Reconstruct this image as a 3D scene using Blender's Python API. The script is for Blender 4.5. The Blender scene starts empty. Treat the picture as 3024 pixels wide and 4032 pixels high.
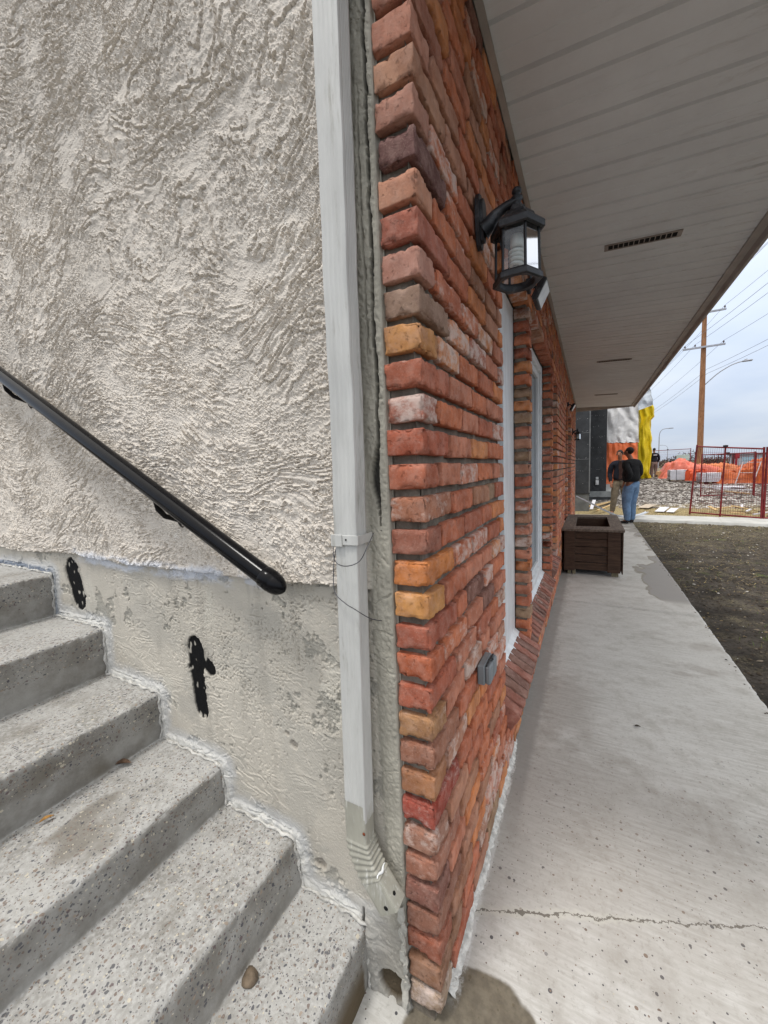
import bpy, bmesh, math, random
import numpy as np
from mathutils import Vector, Matrix
R = math.radians
random.seed(7)
scene = bpy.context.scene
COL = scene.collection

# ------------------------------------------------------------------ camera
CAM = (0.3107, -0.7729, 1.3966)
YAW, PITCH, ROLL = R(-28.24), R(-5.82), R(-2.39)
cam_data = bpy.data.cameras.new("camera")
cam = bpy.data.objects.new("camera", cam_data); COL.objects.link(cam)
F = Vector((math.sin(YAW)*math.cos(PITCH), math.cos(YAW)*math.cos(PITCH), math.sin(PITCH)))
r0 = Vector((math.cos(YAW), -math.sin(YAW), 0)); u0 = r0.cross(F)
c_, s_ = math.cos(ROLL), math.sin(ROLL)
Rt = r0*c_ + u0*s_; Up = -r0*s_ + u0*c_
cam.matrix_world = Matrix(((Rt.x, Up.x, -F.x, CAM[0]), (Rt.y, Up.y, -F.y, CAM[1]), (Rt.z, Up.z, -F.z, CAM[2]), (0, 0, 0, 1)))
cam_data.sensor_fit = 'VERTICAL'; cam_data.sensor_height = 36.0; cam_data.sensor_width = 27.0
cam_data.lens = 36.0*1515.16/4032.0
cam_data.clip_start = 0.02; cam_data.clip_end = 3000
scene.camera = cam

# ------------------------------------------------------------------ world and light
SUN_EL, SUN_AZ = R(70), R(200)          # azimuth measured clockwise from +Y
world = bpy.data.worlds.new("World"); scene.world = world; world.use_nodes = True
wn, wl = world.node_tree.nodes, world.node_tree.links
wn.clear()
def W(t, **k):
    n = wn.new(t)
    for a, b in k.items(): setattr(n, a, b)
    return n
sky = W('ShaderNodeTexSky', sky_type='NISHITA'); sky.sun_disc = False
sky.sun_elevation = SUN_EL; sky.sun_rotation = SUN_AZ; sky.air_density = 1.0; sky.dust_density = 2.0
geo = W('ShaderNodeTexCoord')
sep = W('ShaderNodeSeparateXYZ'); wl.new(geo.outputs['Generated'], sep.inputs[0])
add = W('ShaderNodeMath', operation='MAXIMUM'); wl.new(sep.outputs['Z'], add.inputs[0]); add.inputs[1].default_value = 0.0
den = W('ShaderNodeMath', operation='ADD'); wl.new(add.outputs[0], den.inputs[0]); den.inputs[1].default_value = 0.22
dx = W('ShaderNodeMath', operation='DIVIDE'); wl.new(sep.outputs['X'], dx.inputs[0]); wl.new(den.outputs[0], dx.inputs[1])
dy = W('ShaderNodeMath', operation='DIVIDE'); wl.new(sep.outputs['Y'], dy.inputs[0]); wl.new(den.outputs[0], dy.inputs[1])
cmb = W('ShaderNodeCombineXYZ'); wl.new(dx.outputs[0], cmb.inputs[0]); wl.new(dy.outputs[0], cmb.inputs[1])
cn = W('ShaderNodeTexNoise'); wl.new(cmb.outputs[0], cn.inputs['Vector']); cn.inputs['Scale'].default_value = 1.1
cn.inputs['Detail'].default_value = 5; cn.inputs['Roughness'].default_value = 0.5
cr = W('ShaderNodeValToRGB'); wl.new(cn.outputs['Fac'], cr.inputs[0])
cr.color_ramp.elements[0].position = 0.32; cr.color_ramp.elements[0].color = (0.54, 0.63, 0.79, 1)
cr.color_ramp.elements[1].position = 0.66; cr.color_ramp.elements[1].color = (0.73, 0.79, 0.88, 1)
lum = W('ShaderNodeMapRange'); wl.new(add.outputs[0], lum.inputs[0])
lum.inputs[1].default_value = 0.0; lum.inputs[2].default_value = 1.0; lum.inputs[3].default_value = 7.6; lum.inputs[4].default_value = 21.0
wz = W('ShaderNodeMapRange'); wl.new(add.outputs[0], wz.inputs[0]); wz.inputs[1].default_value = 0.25; wz.inputs[2].default_value = 0.75
wmx = W('ShaderNodeMix', data_type='RGBA'); wl.new(wz.outputs[0], wmx.inputs[0]); wl.new(cr.outputs[0], wmx.inputs[6]); wmx.inputs[7].default_value = (0.81, 0.785, 0.745, 1)
mul = W('ShaderNodeVectorMath', operation='SCALE'); wl.new(wmx.outputs[2], mul.inputs[0]); wl.new(lum.outputs[0], mul.inputs['Scale'])
mixw = W('ShaderNodeMix', data_type='RGBA'); mixw.inputs[0].default_value = 0.88
wl.new(sky.outputs[0], mixw.inputs[6]); wl.new(mul.outputs[0], mixw.inputs[7])
bg = W('ShaderNodeBackground'); bg.inputs['Strength'].default_value = 0.10
wo = W('ShaderNodeOutputWorld'); wl.new(mixw.outputs[2], bg.inputs['Color']); wl.new(bg.outputs[0], wo.inputs['Surface'])
sl = bpy.data.lights.new("sun", 'SUN'); sl.energy = 1.5; sl.angle = R(10); sl.color = (1.0, 0.97, 0.93)
so = bpy.data.objects.new("sun", sl); COL.objects.link(so)
sd = Vector((math.sin(SUN_AZ)*math.cos(SUN_EL), math.cos(SUN_AZ)*math.cos(SUN_EL), math.sin(SUN_EL)))
so.rotation_euler = sd.to_track_quat('Z', 'Y').to_euler(); so.location = (0, -5, 12)
vs = scene.view_settings
vs.view_transform = 'Standard'; vs.look = 'None'; vs.exposure = 0.36; vs.gamma = 1.0; vs.use_curve_mapping = False

# ------------------------------------------------------------------ noise (numpy)
def _h(ix, iy, iz, s):
    with np.errstate(over='ignore'):
        h = (ix.astype(np.int64)*374761393 + iy.astype(np.int64)*668265263 + iz.astype(np.int64)*2147483647 + s*974634777) & 0xffffffff
        h = ((h ^ (h >> 13))*1274126177) & 0xffffffff
        h = (h ^ (h >> 16)) & 0xffffffff
    return h
def noise(x, y, z=0.0, s=0):
    """value-gradient noise in about -1..1"""
    x = np.asarray(x, float); y = np.asarray(y, float); z = np.zeros_like(x) + z
    x0, y0, z0 = np.floor(x), np.floor(y), np.floor(z)
    fx, fy, fz = x-x0, y-y0, z-z0
    u, v, w = fx*fx*fx*(fx*(fx*6-15)+10), fy*fy*fy*(fy*(fy*6-15)+10), fz*fz*fz*(fz*(fz*6-15)+10)
    flat = bool(np.all(z == z.flat[0])) and float(z.flat[0]) == 0.0
    def g(i, j, k):
        h = _h(x0+i, y0+j, z0+k, s)
        a = (h & 0xffff)/65535.0*2-1; b = ((h >> 16) & 0xffff)/65535.0*2-1
        c = (((h*2654435761) >> 8) & 0xffff)/65535.0*2-1
        return a*(fx-i)+b*(fy-j)+c*(fz-k)
    def lay(k):
        a = g(0, 0, k)*(1-u)+g(1, 0, k)*u; b = g(0, 1, k)*(1-u)+g(1, 1, k)*u
        return a*(1-v)+b*v
    if flat: return lay(0)*1.6
    return (lay(0)*(1-w)+lay(1)*w)*1.6
def fbm(x, y, z=0.0, s=0, o=4, g=0.5):
    r = 0; a = 1.0; f = 1.0; t = 0
    for i in range(o):
        r = r + a*noise(x*f, y*f, np.asarray(z)*f, s+i*17); t += a; a *= g; f *= 2.03
    return r/t
def sst(a, b, x):
    t = np.clip((x-a)/(b-a), 0, 1); return t*t*(3-2*t)
def srgb(r, g=None, b=None):
    if g is None: r, g, b = r
    f = lambda c: (c/255/12.92) if c/255 <= 0.04045 else ((c/255+0.055)/1.055)**2.4
    return (f(r), f(g), f(b))

# ------------------------------------------------------------------ object helpers
def tag(o, label=None, cat=None, group=None, kind=None):
    if label: o['label'] = label
    if cat: o['category'] = cat
    if group: o['group'] = group
    if kind: o['kind'] = kind
    return o
def empty(name, loc=(0, 0, 0), rz=0.0, label=None, cat=None, group=None):
    o = bpy.data.objects.new(name, None); COL.objects.link(o); o.location = loc; o.rotation_euler = (0, 0, rz)
    o.empty_display_size = 0.1
    return tag(o, label, cat, group)
def link(name, me, m=None, parent=None):
    if m is not None:
        me.materials.clear()
        for mm in (m if isinstance(m, (list, tuple)) else [m]): me.materials.append(mm)
    o = bpy.data.objects.new(name, me); COL.objects.link(o)
    if parent: o.parent = parent
    return o
def npmesh(name, V, Fc, smooth=True, col=None):
    """V (n,3), Fc (m,4) or list of arrays"""
    me = bpy.data.meshes.new(name)
    V = np.asarray(V, np.float32); Fc = np.asarray(Fc, np.int32)
    k = Fc.shape[1]
    me.vertices.add(len(V)); me.vertices.foreach_set('co', V.ravel())
    me.loops.add(Fc.size); me.loops.foreach_set('vertex_index', Fc.ravel())
    me.polygons.add(len(Fc)); me.polygons.foreach_set('loop_start', np.arange(0, Fc.size, k, dtype=np.int32))
    try: me.polygons.foreach_set('loop_total', np.full(len(Fc), k, np.int32))
    except Exception: pass
    me.polygons.foreach_set('use_smooth', np.full(len(Fc), smooth, bool))
    me.update(calc_edges=True); me.validate()
    if col is not None:
        a = me.color_attributes.new('Col', 'FLOAT_COLOR', 'POINT')
        c = np.ones((len(V), 4), np.float32); c[:, :3] = col; a.data.foreach_set('color', c.ravel())
    return me
def gridfaces(nu, nv):
    i = np.arange(nu-1)[:, None]*nv + np.arange(nv-1)[None, :]
    i = i.ravel(); return np.stack([i, i+nv, i+nv+1, i+1], 1)

class MB:
    """collects boxes, tubes, lathes and prisms into one mesh"""
    def __init__(s): s.v = []; s.f = []; s.sm = []
    def add(s, V, Fs, smooth=False):
        b = len(s.v); s.v += [tuple(p) for p in V]
        for f in Fs: s.f.append([i+b for i in f]); s.sm.append(smooth)
        return s
    def box(s, x0, x1, y0, y1, z0, z1, M=None, bev=0.0):
        if bev > 0 and min(x1-x0, y1-y0, z1-z0) > 2.2*bev:
            bm = bmesh.new(); bmesh.ops.create_cube(bm, size=1)
            for v in bm.verts:
                v.co = Vector(((x0+x1)/2+v.co.x*(x1-x0), (y0+y1)/2+v.co.y*(y1-y0), (z0+z1)/2+v.co.z*(z1-z0)))
            bmesh.ops.bevel(bm, geom=bm.edges[:], offset=bev, segments=1, affect='EDGES', profile=0.5)
            bm.verts.index_update()
            V = [v.co.copy() for v in bm.verts]; Fs = [[v.index for v in f.verts] for f in bm.faces]; bm.free()
        else:
            V = [Vector((x, y, z)) for x in (x0, x1) for y in (y0, y1) for z in (z0, z1)]
            Fs = [(0, 1, 3, 2), (4, 6, 7, 5), (0, 4, 5, 1), (2, 3, 7, 6), (0, 2, 6, 4), (1, 5, 7, 3)]
        if M is not None: V = [M @ v for v in V]
        return s.add(V, Fs)
    def tube(s, pts, r, n=10, cap=True, smooth=True, closed=False):
        pts = [Vector(p) for p in pts]
        rs = r if isinstance(r, (list, tuple)) else [r]*len(pts)
        rings = []; up = None; V = []
        for i, p in enumerate(pts):
            if closed: d = pts[(i+1) % len(pts)]-pts[i-1]
            else: d = (pts[min(i+1, len(pts)-1)]-pts[max(i-1, 0)])
            d.normalize()
            if up is None: up = Vector((0, 0, 1)) if abs(d.z) < 0.9 else Vector((1, 0, 0))
            a = d.cross(up).normalized(); up = a.cross(d).normalized()
            for k in range(n):
                t = 2*math.pi*k/n; V.append(p+a*math.cos(t)*rs[i]+up*math.sin(t)*rs[i])
        m = len(pts); Fs = []
        for i in range(m if closed else m-1):
            j = (i+1) % m
            for k in range(n):
                Fs.append((i*n+k, i*n+(k+1) % n, j*n+(k+1) % n, j*n+k))
        s.add(V, Fs, smooth)
        if cap and not closed:
            s.add(V[:n], [tuple(range(n))[::-1]]); s.add(V[-n:], [tuple(range(n))])
        return s
    def lathe(s, prof, c=(0, 0, 0), n=20, M=None, smooth=True):
        V = []; Fs = []
        for (r, z) in prof:
            for k in range(n):
                t = 2*math.pi*k/n; V.append(Vector((r*math.cos(t), r*math.sin(t), z)))
        if M is not None: V = [M @ v for v in V]
        V = [v+Vector(c) for v in V]
        for i in range(len(prof)-1):
            for k in range(n): Fs.append((i*n+k, i*n+(k+1) % n, (i+1)*n+(k+1) % n, (i+1)*n+k))
        Fs.append(tuple(range(n))[::-1]); Fs.append(tuple(range((len(prof)-1)*n, len(prof)*n)))
        return s.add(V, Fs, smooth)
    def prism(s, poly, axis, a, b, M=None):
        """poly of 2D points extruded along axis 0/1/2 from a to b"""
        n = len(poly); V = []
        for t in (a, b):
            for (p, q) in poly:
                V.append(Vector({0: (t, p, q), 1: (p, t, q), 2: (p, q, t)}[axis]))
        if M is not None: V = [M @ v for v in V]
        Fs = [tuple(range(n)), tuple(range(n, 2*n))[::-1]]+[(i, i+n, (i+1) % n+n, (i+1) % n) for i in range(n)]
        return s.add(V, Fs)
    def build(s, name, m, parent=None, fix=True):
        me = bpy.data.meshes.new(name); me.from_pydata([tuple(v) for v in s.v], [], s.f)
        me.polygons.foreach_set('use_smooth', s.sm)
        if fix:
            bm = bmesh.new(); bm.from_mesh(me); bmesh.ops.recalc_face_normals(bm, faces=bm.faces[:]); bm.to_mesh(me); bm.free()
        me.update()
        return link(name, me, m, parent)
def copy_thing(o, parent=None):
    c = o.copy(); COL.objects.link(c)
    if parent is not None: c.parent = parent
    for ch in list(o.children): copy_thing(ch, c)
    return c

# ------------------------------------------------------------------ materials
class NT:
    def __init__(s, name, rough=0.8, spec=0.3, metal=0.0):
        s.m = bpy.data.materials.new(name); s.m.use_nodes = True
        s.n, s.l = s.m.node_tree.nodes, s.m.node_tree.links
        s.b = s.n['Principled BSDF']; s.b.inputs['Roughness'].default_value = rough
        s.b.inputs['Specular IOR Level'].default_value = spec; s.b.inputs['Metallic'].default_value = metal
        s.tc = s.n.new('ShaderNodeTexCoord'); s.P = s.tc.outputs['Object']
    def set(s, inp, v):
        if hasattr(v, 'is_output') or isinstance(v, bpy.types.NodeSocket): s.l.new(v, inp)
        elif isinstance(v, (tuple, list)) and inp.type == 'RGBA': inp.default_value = (*v[:3], 1)
        else: inp.default_value = v
    def noise(s, sc, det=4, ro=0.55, vec=None, scale3=None, dist=0.0):
        v = vec or s.P
        if scale3:
            mp = s.n.new('ShaderNodeMapping'); s.l.new(v, mp.inputs[0]); mp.inputs['Scale'].default_value = scale3; v = mp.outputs[0]
        n = s.n.new('ShaderNodeTexNoise'); s.l.new(v, n.inputs['Vector']); n.inputs['Scale'].default_value = sc
        n.inputs['Detail'].default_value = det; n.inputs['Roughness'].default_value = ro; n.inputs['Distortion'].default_value = dist
        return n.outputs['Fac']
    def voro(s, sc, feature='F1', vec=None):
        n = s.n.new('ShaderNodeTexVoronoi'); n.feature = feature; s.l.new(vec or s.P, n.inputs['Vector']); n.inputs['Scale'].default_value = sc
        return n
    def mr(s, v, a, b, c=0.0, d=1.0):
        n = s.n.new('ShaderNodeMapRange'); s.set(n.inputs[0], v)
        for i, k in enumerate((a, b, c, d)): n.inputs[i+1].default_value = k
        n.interpolation_type = 'SMOOTHSTEP' if (c, d) in ((0.0, 1.0), (1.0, 0.0)) else 'LINEAR'
        return n.outputs[0]
    def math(s, op, a, b=0.0):
        n = s.n.new('ShaderNodeMath'); n.operation = op; s.set(n.inputs[0], a); s.set(n.inputs[1], b); return n.outputs[0]
    def mix(s, f, a, b, mode='MIX'):
        n = s.n.new('ShaderNodeMix'); n.data_type = 'RGBA'; n.blend_type = mode
        s.set(n.inputs[0], f); s.set(n.inputs[6], a); s.set(n.inputs[7], b); return n.outputs[2]
    def xyz(s):
        n = s.n.new('ShaderNodeSeparateXYZ'); s.l.new(s.P, n.inputs[0]); return n.outputs
    def attr(s, name='Col'):
        n = s.n.new('ShaderNodeAttribute'); n.attribute_name = name; return n.outputs['Color']
    def bump(s, h, st=0.3, dist=0.002, nrm=None):
        n = s.n.new('ShaderNodeBump'); s.set(n.inputs['Height'], h); n.inputs['Strength'].default_value = st
        n.inputs['Distance'].default_value = dist
        if nrm: s.l.new(nrm, n.inputs['Normal'])
        return n.outputs[0]
    def out(s, col, nrm=None, rough=None):
        s.set(s.b.inputs['Base Color'], col)
        if nrm is not None: s.l.new(nrm, s.b.inputs['Normal'])
        if rough is not None: s.set(s.b.inputs['Roughness'], rough)
        return s.m
def simple(name, c, rough=0.7, var=0.12, sc=8.0, bst=0.15, bd=0.002, spec=0.3, metal=0.0, bsc=None, dirt=None, stretch=None):
    t = NT(name, rough, spec, metal)
    f = t.noise(sc, 5, 0.6, scale3=stretch)
    lo = tuple(x*(1-var*2) for x in c); hi = tuple(min(x*(1+var*1.4), 0.95) for x in c)
    col = t.mix(t.mr(f, 0.3, 0.7), lo, hi)
    if dirt: col = t.mix(t.math('MULTIPLY', t.mr(t.noise(sc*0.7+3, 6, 0.7, scale3=stretch), 0.5, 0.75), 0.7), col, dirt)
    return t.out(col, t.bump(t.noise(bsc or sc*6, 5, 0.6, scale3=stretch), bst, bd))

def pebbly(t, col, sc, keep, rad, pal, vec=None):
    """scatter of pebbles of random colours in a matrix"""
    v = t.voro(sc, vec=vec); sp = t.n.new('ShaderNodeSeparateColor'); t.l.new(v.outputs['Color'], sp.inputs[0])
    pick = t.mr(sp.outputs[0], keep, keep+0.02)
    rr = t.mr(sp.outputs[1], 0, 1, rad*0.55, rad*1.15)
    ins = t.math('LESS_THAN', v.outputs['Distance'], rr)
    ra = t.n.new('ShaderNodeValToRGB'); t.l.new(sp.outputs[2], ra.inputs[0]); ra.color_ramp.interpolation = 'CONSTANT'
    while len(ra.color_ramp.elements) < len(pal): ra.color_ramp.elements.new(0.5)
    for i, c in enumerate(pal):
        ra.color_ramp.elements[i].position = i/len(pal); ra.color_ramp.elements[i].color = (*c, 1)
    m = t.math('MULTIPLY', pick, ins)
    return t.mix(m, col, ra.outputs[0]), m

def ell(t, cx, cy, rx, ry, X, Y, nz=0.35, nsc=6.0, soft=0.06):
    a = t.math('DIVIDE', t.math('SUBTRACT', X, cx), rx); b = t.math('DIVIDE', t.math('SUBTRACT', Y, cy), ry)
    d = t.math('SQRT', t.math('ADD', t.math('MULTIPLY', a, a), t.math('MULTIPLY', b, b)))
    d = t.math('ADD', d, t.math('MULTIPLY', t.math('SUBTRACT', t.noise(nsc, 4, 0.5), 0.5), nz*2))
    return t.mr(d, 1-soft, 1+soft, 1.0, 0.0)

PAL = [srgb(88, 88, 92), srgb(112, 98, 90), srgb(70, 70, 78), srgb(150, 135, 120), srgb(98, 82, 84), srgb(196, 188, 170), srgb(80, 80, 84), srgb(128, 112, 100)]

def mat_stairs():
    t = NT('stair_concrete', 0.88, 0.25)
    X, Y, Z = t.xyz()[:3]
    base = t.mix(t.mr(t.noise(5, 6, 0.65), 0.3, 0.7), srgb(138, 136, 131), srgb(168, 167, 163))
    base = t.mix(t.mr(t.noise(90, 3, 0.6), 0.35, 0.7), base, srgb(178, 177, 174))
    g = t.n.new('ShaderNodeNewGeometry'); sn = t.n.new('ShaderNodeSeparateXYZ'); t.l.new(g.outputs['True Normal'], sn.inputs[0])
    riser = t.mr(sn.outputs[2], 0.75, 0.3)      # upright faces take a darker, mottled tone than the treads
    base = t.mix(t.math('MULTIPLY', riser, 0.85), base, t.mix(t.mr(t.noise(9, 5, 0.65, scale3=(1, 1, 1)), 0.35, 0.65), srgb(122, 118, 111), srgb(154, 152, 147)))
    at = t.n.new('ShaderNodeAttribute'); at.attribute_name = 'Col'; ex = t.math('ADD', at.outputs['Fac'], t.math('MULTIPLY', t.math('SUBTRACT', t.noise(5, 5, .7), .5), .55))
    ex = t.mr(ex, .30, .62)
    wv = t.n.new('ShaderNodeVectorMath'); wv.operation = 'SCALE'; nz = t.n.new('ShaderNodeTexNoise'); t.l.new(t.P, nz.inputs['Vector']); nz.inputs['Scale'].default_value = 70; nz.inputs['Detail'].default_value = 2; t.l.new(nz.outputs['Color'], wv.inputs[0]); wv.inputs['Scale'].default_value = .012
    wa = t.n.new('ShaderNodeVectorMath'); t.l.new(t.P, wa.inputs[0]); t.l.new(wv.outputs[0], wa.inputs[1]); PV = wa.outputs[0]
    grime = t.math('MULTIPLY', t.mr(t.noise(3.6, 7, 0.72), 0.52, 0.66), 0.5)
    base = t.mix(grime, base, srgb(120, 116, 107))
    base = t.mix(t.math('MULTIPLY', t.mr(t.noise(1.9, 3, 0.5, scale3=(1, .5, 1)), 0.60, 0.63), 0.6), base, srgb(96, 87, 72))
    c1, m1 = pebbly(t, base, 98, 0.50, 0.36, PAL, PV)
    c1, m2 = pebbly(t, c1, 190, 0.50, 0.36, PAL, PV)
    c1, m3 = pebbly(t, c1, 62, 0.92, 0.28, PAL, PV)
    c0, m0 = pebbly(t, base, 96, 0.93, 0.30, PAL, PV)
    c = t.mix(t.math('MULTIPLY', ex, .82), c0, c1)
    wet = ell(t, -0.205, -0.13, 0.09, 0.10, X, Y, 0.3, 9)
    c = t.mix(t.math('MULTIPLY', wet, t.mr(Z, 0.15, 0.05)), c, srgb(92, 80, 62))
    n1 = t.bump(t.math('SUBTRACT', t.noise(170, 4, 0.7), t.math('MULTIPLY', m1, 0.25)), 0.55, 0.003)
    return t.out(c, n1)

def mat_walk():
    t = NT('path_concrete', 0.86, 0.3)
    X, Y, Z = t.xyz()[:3]
    base = t.mix(t.mr(t.noise(2.2, 7, 0.62), 0.3, 0.7), srgb(172, 170, 164), srgb(196, 195, 190))
    # broom finish, lines run across the path
    base = t.mix(t.mr(t.noise(14, 6, 0.7, scale3=(0.5, 5, 1)), 0.35, 0.7), base, srgb(200, 199, 195))
    base = t.mix(t.math('MULTIPLY', t.mr(t.noise(60, 4, 0.7), 0.52, 0.7), 0.5), base, srgb(150, 147, 140))
    base = t.mix(t.math('MULTIPLY', t.mr(t.noise(4.5, 7, 0.75), 0.46, 0.66), 0.5), base, srgb(152, 148, 140))
    near = t.mr(t.math('ADD', Y, t.math('MULTIPLY', X, -.3)), 1.7, 0.2)
    pc, m = pebbly(t, base, 60, 0.90, 0.30, PAL)
    pc, m2 = pebbly(t, pc, 120, 0.87, 0.28, PAL)
    c = t.mix(near, base, pc)
    far = t.math('MULTIPLY', t.mr(t.noise(34, 3, 0.5), 0.76, 0.78), 0.6); c = t.mix(far, c, srgb(96, 92, 86))
    # damp margin along the wall
    d = t.math('ADD', X, t.math('MULTIPLY', t.math('SUBTRACT', t.noise(5, 5, 0.65), 0.5), 0.30))
    damp = t.math('MULTIPLY', t.mr(d, 0.135, 0.105), t.math('MULTIPLY', t.mr(Y, 0.9, 1.3), t.mr(Y, 6.5, 4.6)))
    c = t.mix(t.math('MULTIPLY', t.math('MULTIPLY', damp, 0.38), t.mr(t.noise(12, 6, .75), .34, .55)), c, srgb(138, 136, 131))
    ed = t.math('ADD', X, t.math('MULTIPLY', t.math('SUBTRACT', t.noise(2.6, 4, 0.5, scale3=(1, .6, 1)), 0.5), 0.75))
    yr = t.math('MULTIPLY', t.mr(Y, 3.72, 3.95), t.mr(Y, 9.8, 9.2))
    pr = t.mr(t.math('ABSOLUTE', t.math('SUBTRACT', Y, 4.7)), 1.25, 0.6, -.28, 0.0)
    ed = t.math('ADD', ed, pr)
    w = t.math('MULTIPLY', t.mr(ed, .885, .905), yr); w2 = t.math('MULTIPLY', t.mr(ed, .905, .95), yr)
    c = t.mix(t.math('MULTIPLY', w, 0.75), c, srgb(128, 121, 108)); c = t.mix(t.math('MULTIPLY', w2, 0.8), c, srgb(152, 150, 148))
    w3 = t.math('MULTIPLY', t.mr(t.math('ADD', t.math('MULTIPLY', t.noise(1.9, 4, .6), 1.0), t.mr(Y, 6.6, 8.5, -.2, .12)), .55, .60), t.mr(Y, 6.4, 7.4))
    c = t.mix(t.math('MULTIPLY', w3, .7), c, srgb(132, 128, 120))
    for (cx, cy, rx, ry) in ((1.0, 2.35, 0.10, 0.05), (0.86, 2.25, 0.05, 0.03), (1.06, 2.75, 0.09, 0.06), (0.35, 0.75, 0.6, 0.5), (0.2, 1.6, 0.14, 0.3)):
        c = t.mix(t.math('MULTIPLY', ell(t, cx, cy, rx, ry, X, Y, 0.7, 11, 0.4), 0.30), c, srgb(128, 118, 108))
    wet = ell(t, 0.085, -0.03, 0.175, 0.195, X, Y, 0.16, 7, 0.03)
    c = t.mix(t.math('MULTIPLY', wet, 0.92), c, t.mix(t.mr(t.noise(40, 4, 0.6), 0.3, 0.7), srgb(84, 76, 62), srgb(108, 100, 84)))
    # crumbling white caulk at the foot of the bricks
    e = t.math('ADD', X, t.math('MULTIPLY', t.math('SUBTRACT', t.noise(22, 5, 0.7), 0.5), 0.035))
    ck = t.math('MULTIPLY', t.mr(e, 0.024, 0.016), t.math('MULTIPLY', t.mr(Y, 0.03, 0.12), t.mr(Y, 1.15, 0.95)))
    ck = t.math('MULTIPLY', ck, t.math('MULTIPLY', t.mr(t.noise(30, 6, .8), .40, .56), .6))
    c = t.mix(t.math('MULTIPLY', ck, 0.9), c, srgb(216, 217, 216))
    e2 = t.mr(e, 0.095, 0.06); c = t.mix(t.math('MULTIPLY', t.math('MULTIPLY', e2, t.mr(ck, 0.5, 0.0)), t.math('MULTIPLY', t.mr(Y, 0.5, 0.9), 0.7)), c, srgb(140, 138, 134))
    jl = t.math('ABSOLUTE', t.math('SUBTRACT', t.math('ABSOLUTE', t.math('ADD', t.math('SUBTRACT', Y, 3.53), t.math('MULTIPLY', X, .05))), .016)); c = t.mix(t.math('MULTIPLY', t.mr(jl, .007, .003), .6), c, srgb(118, 114, 106))
    # ragged crack across the slab
    cy = t.math('SUBTRACT', t.math('SUBTRACT', Y, t.math('MULTIPLY', X, 0.42)), 0.30)
    cy = t.math('ADD', cy, t.math('MULTIPLY', t.math('SUBTRACT', t.noise(16, 5, 0.75), 0.5), 0.075))
    ab = t.math('ABSOLUTE', cy)
    wide = t.math('ADD', 0.0022, t.math('MULTIPLY', t.mr(t.noise(20, 3, 0.6), 0.48, 0.62), 0.004))
    halo = t.math('MULTIPLY', t.mr(ab, 0.022, 0.006), t.mr(X, 0.7, 0.25))
    c = t.mix(t.math('MULTIPLY', halo, 0.6), c, srgb(190, 188, 178))
    crk = t.math('LESS_THAN', ab, wide)
    c = t.mix(t.math('MULTIPLY', crk, 0.85), c, srgb(96, 90, 82))
    h = t.math('SUBTRACT', t.noise(150, 5, 0.7), t.math('MULTIPLY', crk, 1.5))
    return t.out(c, t.bump(h, 0.35, 0.002), t.mr(wet, 0, 1, 0.87, 0.45))

def mat_wall():
    t = NT('painted_stucco', 0.92, 0.2)
    c = t.attr()
    c = t.mix(t.math('MULTIPLY', t.mr(t.noise(7, 6, 0.65), 0.35, 0.7), 0.35), c, t.mix(1.0, c, (0.86, 0.86, 0.87), 'MULTIPLY'))
    c = t.mix(t.math('MULTIPLY', t.mr(t.noise(240, 3, 0.7), 0.60, 0.72), 0.5), c, t.mix(1.0, c, (0.62, 0.58, 0.54), 'MULTIPLY'))
    h = t.math('ADD', t.noise(260, 4, 0.75), t.math('MULTIPLY', t.noise(620, 2, 0.6), 0.4))
    return t.out(c, t.bump(h, 0.75, 0.0022))
def mat_brick():
    t = NT('old_red_brick', 0.9, 0.2)
    c = t.attr()
    a = t.n.new('ShaderNodeAttribute'); a.attribute_name = 'Eff'; eff = a.outputs['Fac']
    v1 = t.noise(38, 6, 0.7); v2 = t.noise(13, 4, 0.6)
    c2 = t.mix(t.mr(v2, 0.35, 0.68), t.mix(1.0, c, (0.84, 0.79, 0.77), 'MULTIPLY'), t.mix(1.0, c, (1.20, 1.24, 1.26), 'MULTIPLY'))
    c2 = t.mix(t.math('MULTIPLY', t.mr(v1, 0.56, 0.72), 0.55), c2, t.mix(1.0, c, (0.52, 0.48, 0.48), 'MULTIPLY'))
    sp = t.math('MULTIPLY', t.mr(t.noise(330, 2, 0.6), 0.62, 0.7), 0.35); c2 = t.mix(sp, c2, srgb(205, 170, 150))
    c2 = t.mix(t.math('MULTIPLY', t.mr(t.noise(30, 6, .75), .40, .66), .22), c2, srgb(206, 176, 162))
    # lime bloom, streaky and different on every brick
    b = t.math('ADD', t.noise(17, 7, 0.72, scale3=(1, 1, 1.5)), t.math('MULTIPLY', t.math('SUBTRACT', eff, 0.5), 0.42))
    c2 = t.mix(t.math('MULTIPLY', t.mr(b, 0.585, 0.80), 0.8), c2, srgb(214, 196, 186))
    h = t.math('ADD', t.noise(210, 6, 0.78), t.math('MULTIPLY', t.mr(t.noise(80, 5, 0.8), 0.58, 0.66), -0.8))
    return t.out(c2, t.bump(h, 0.9, 0.0032))
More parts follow.
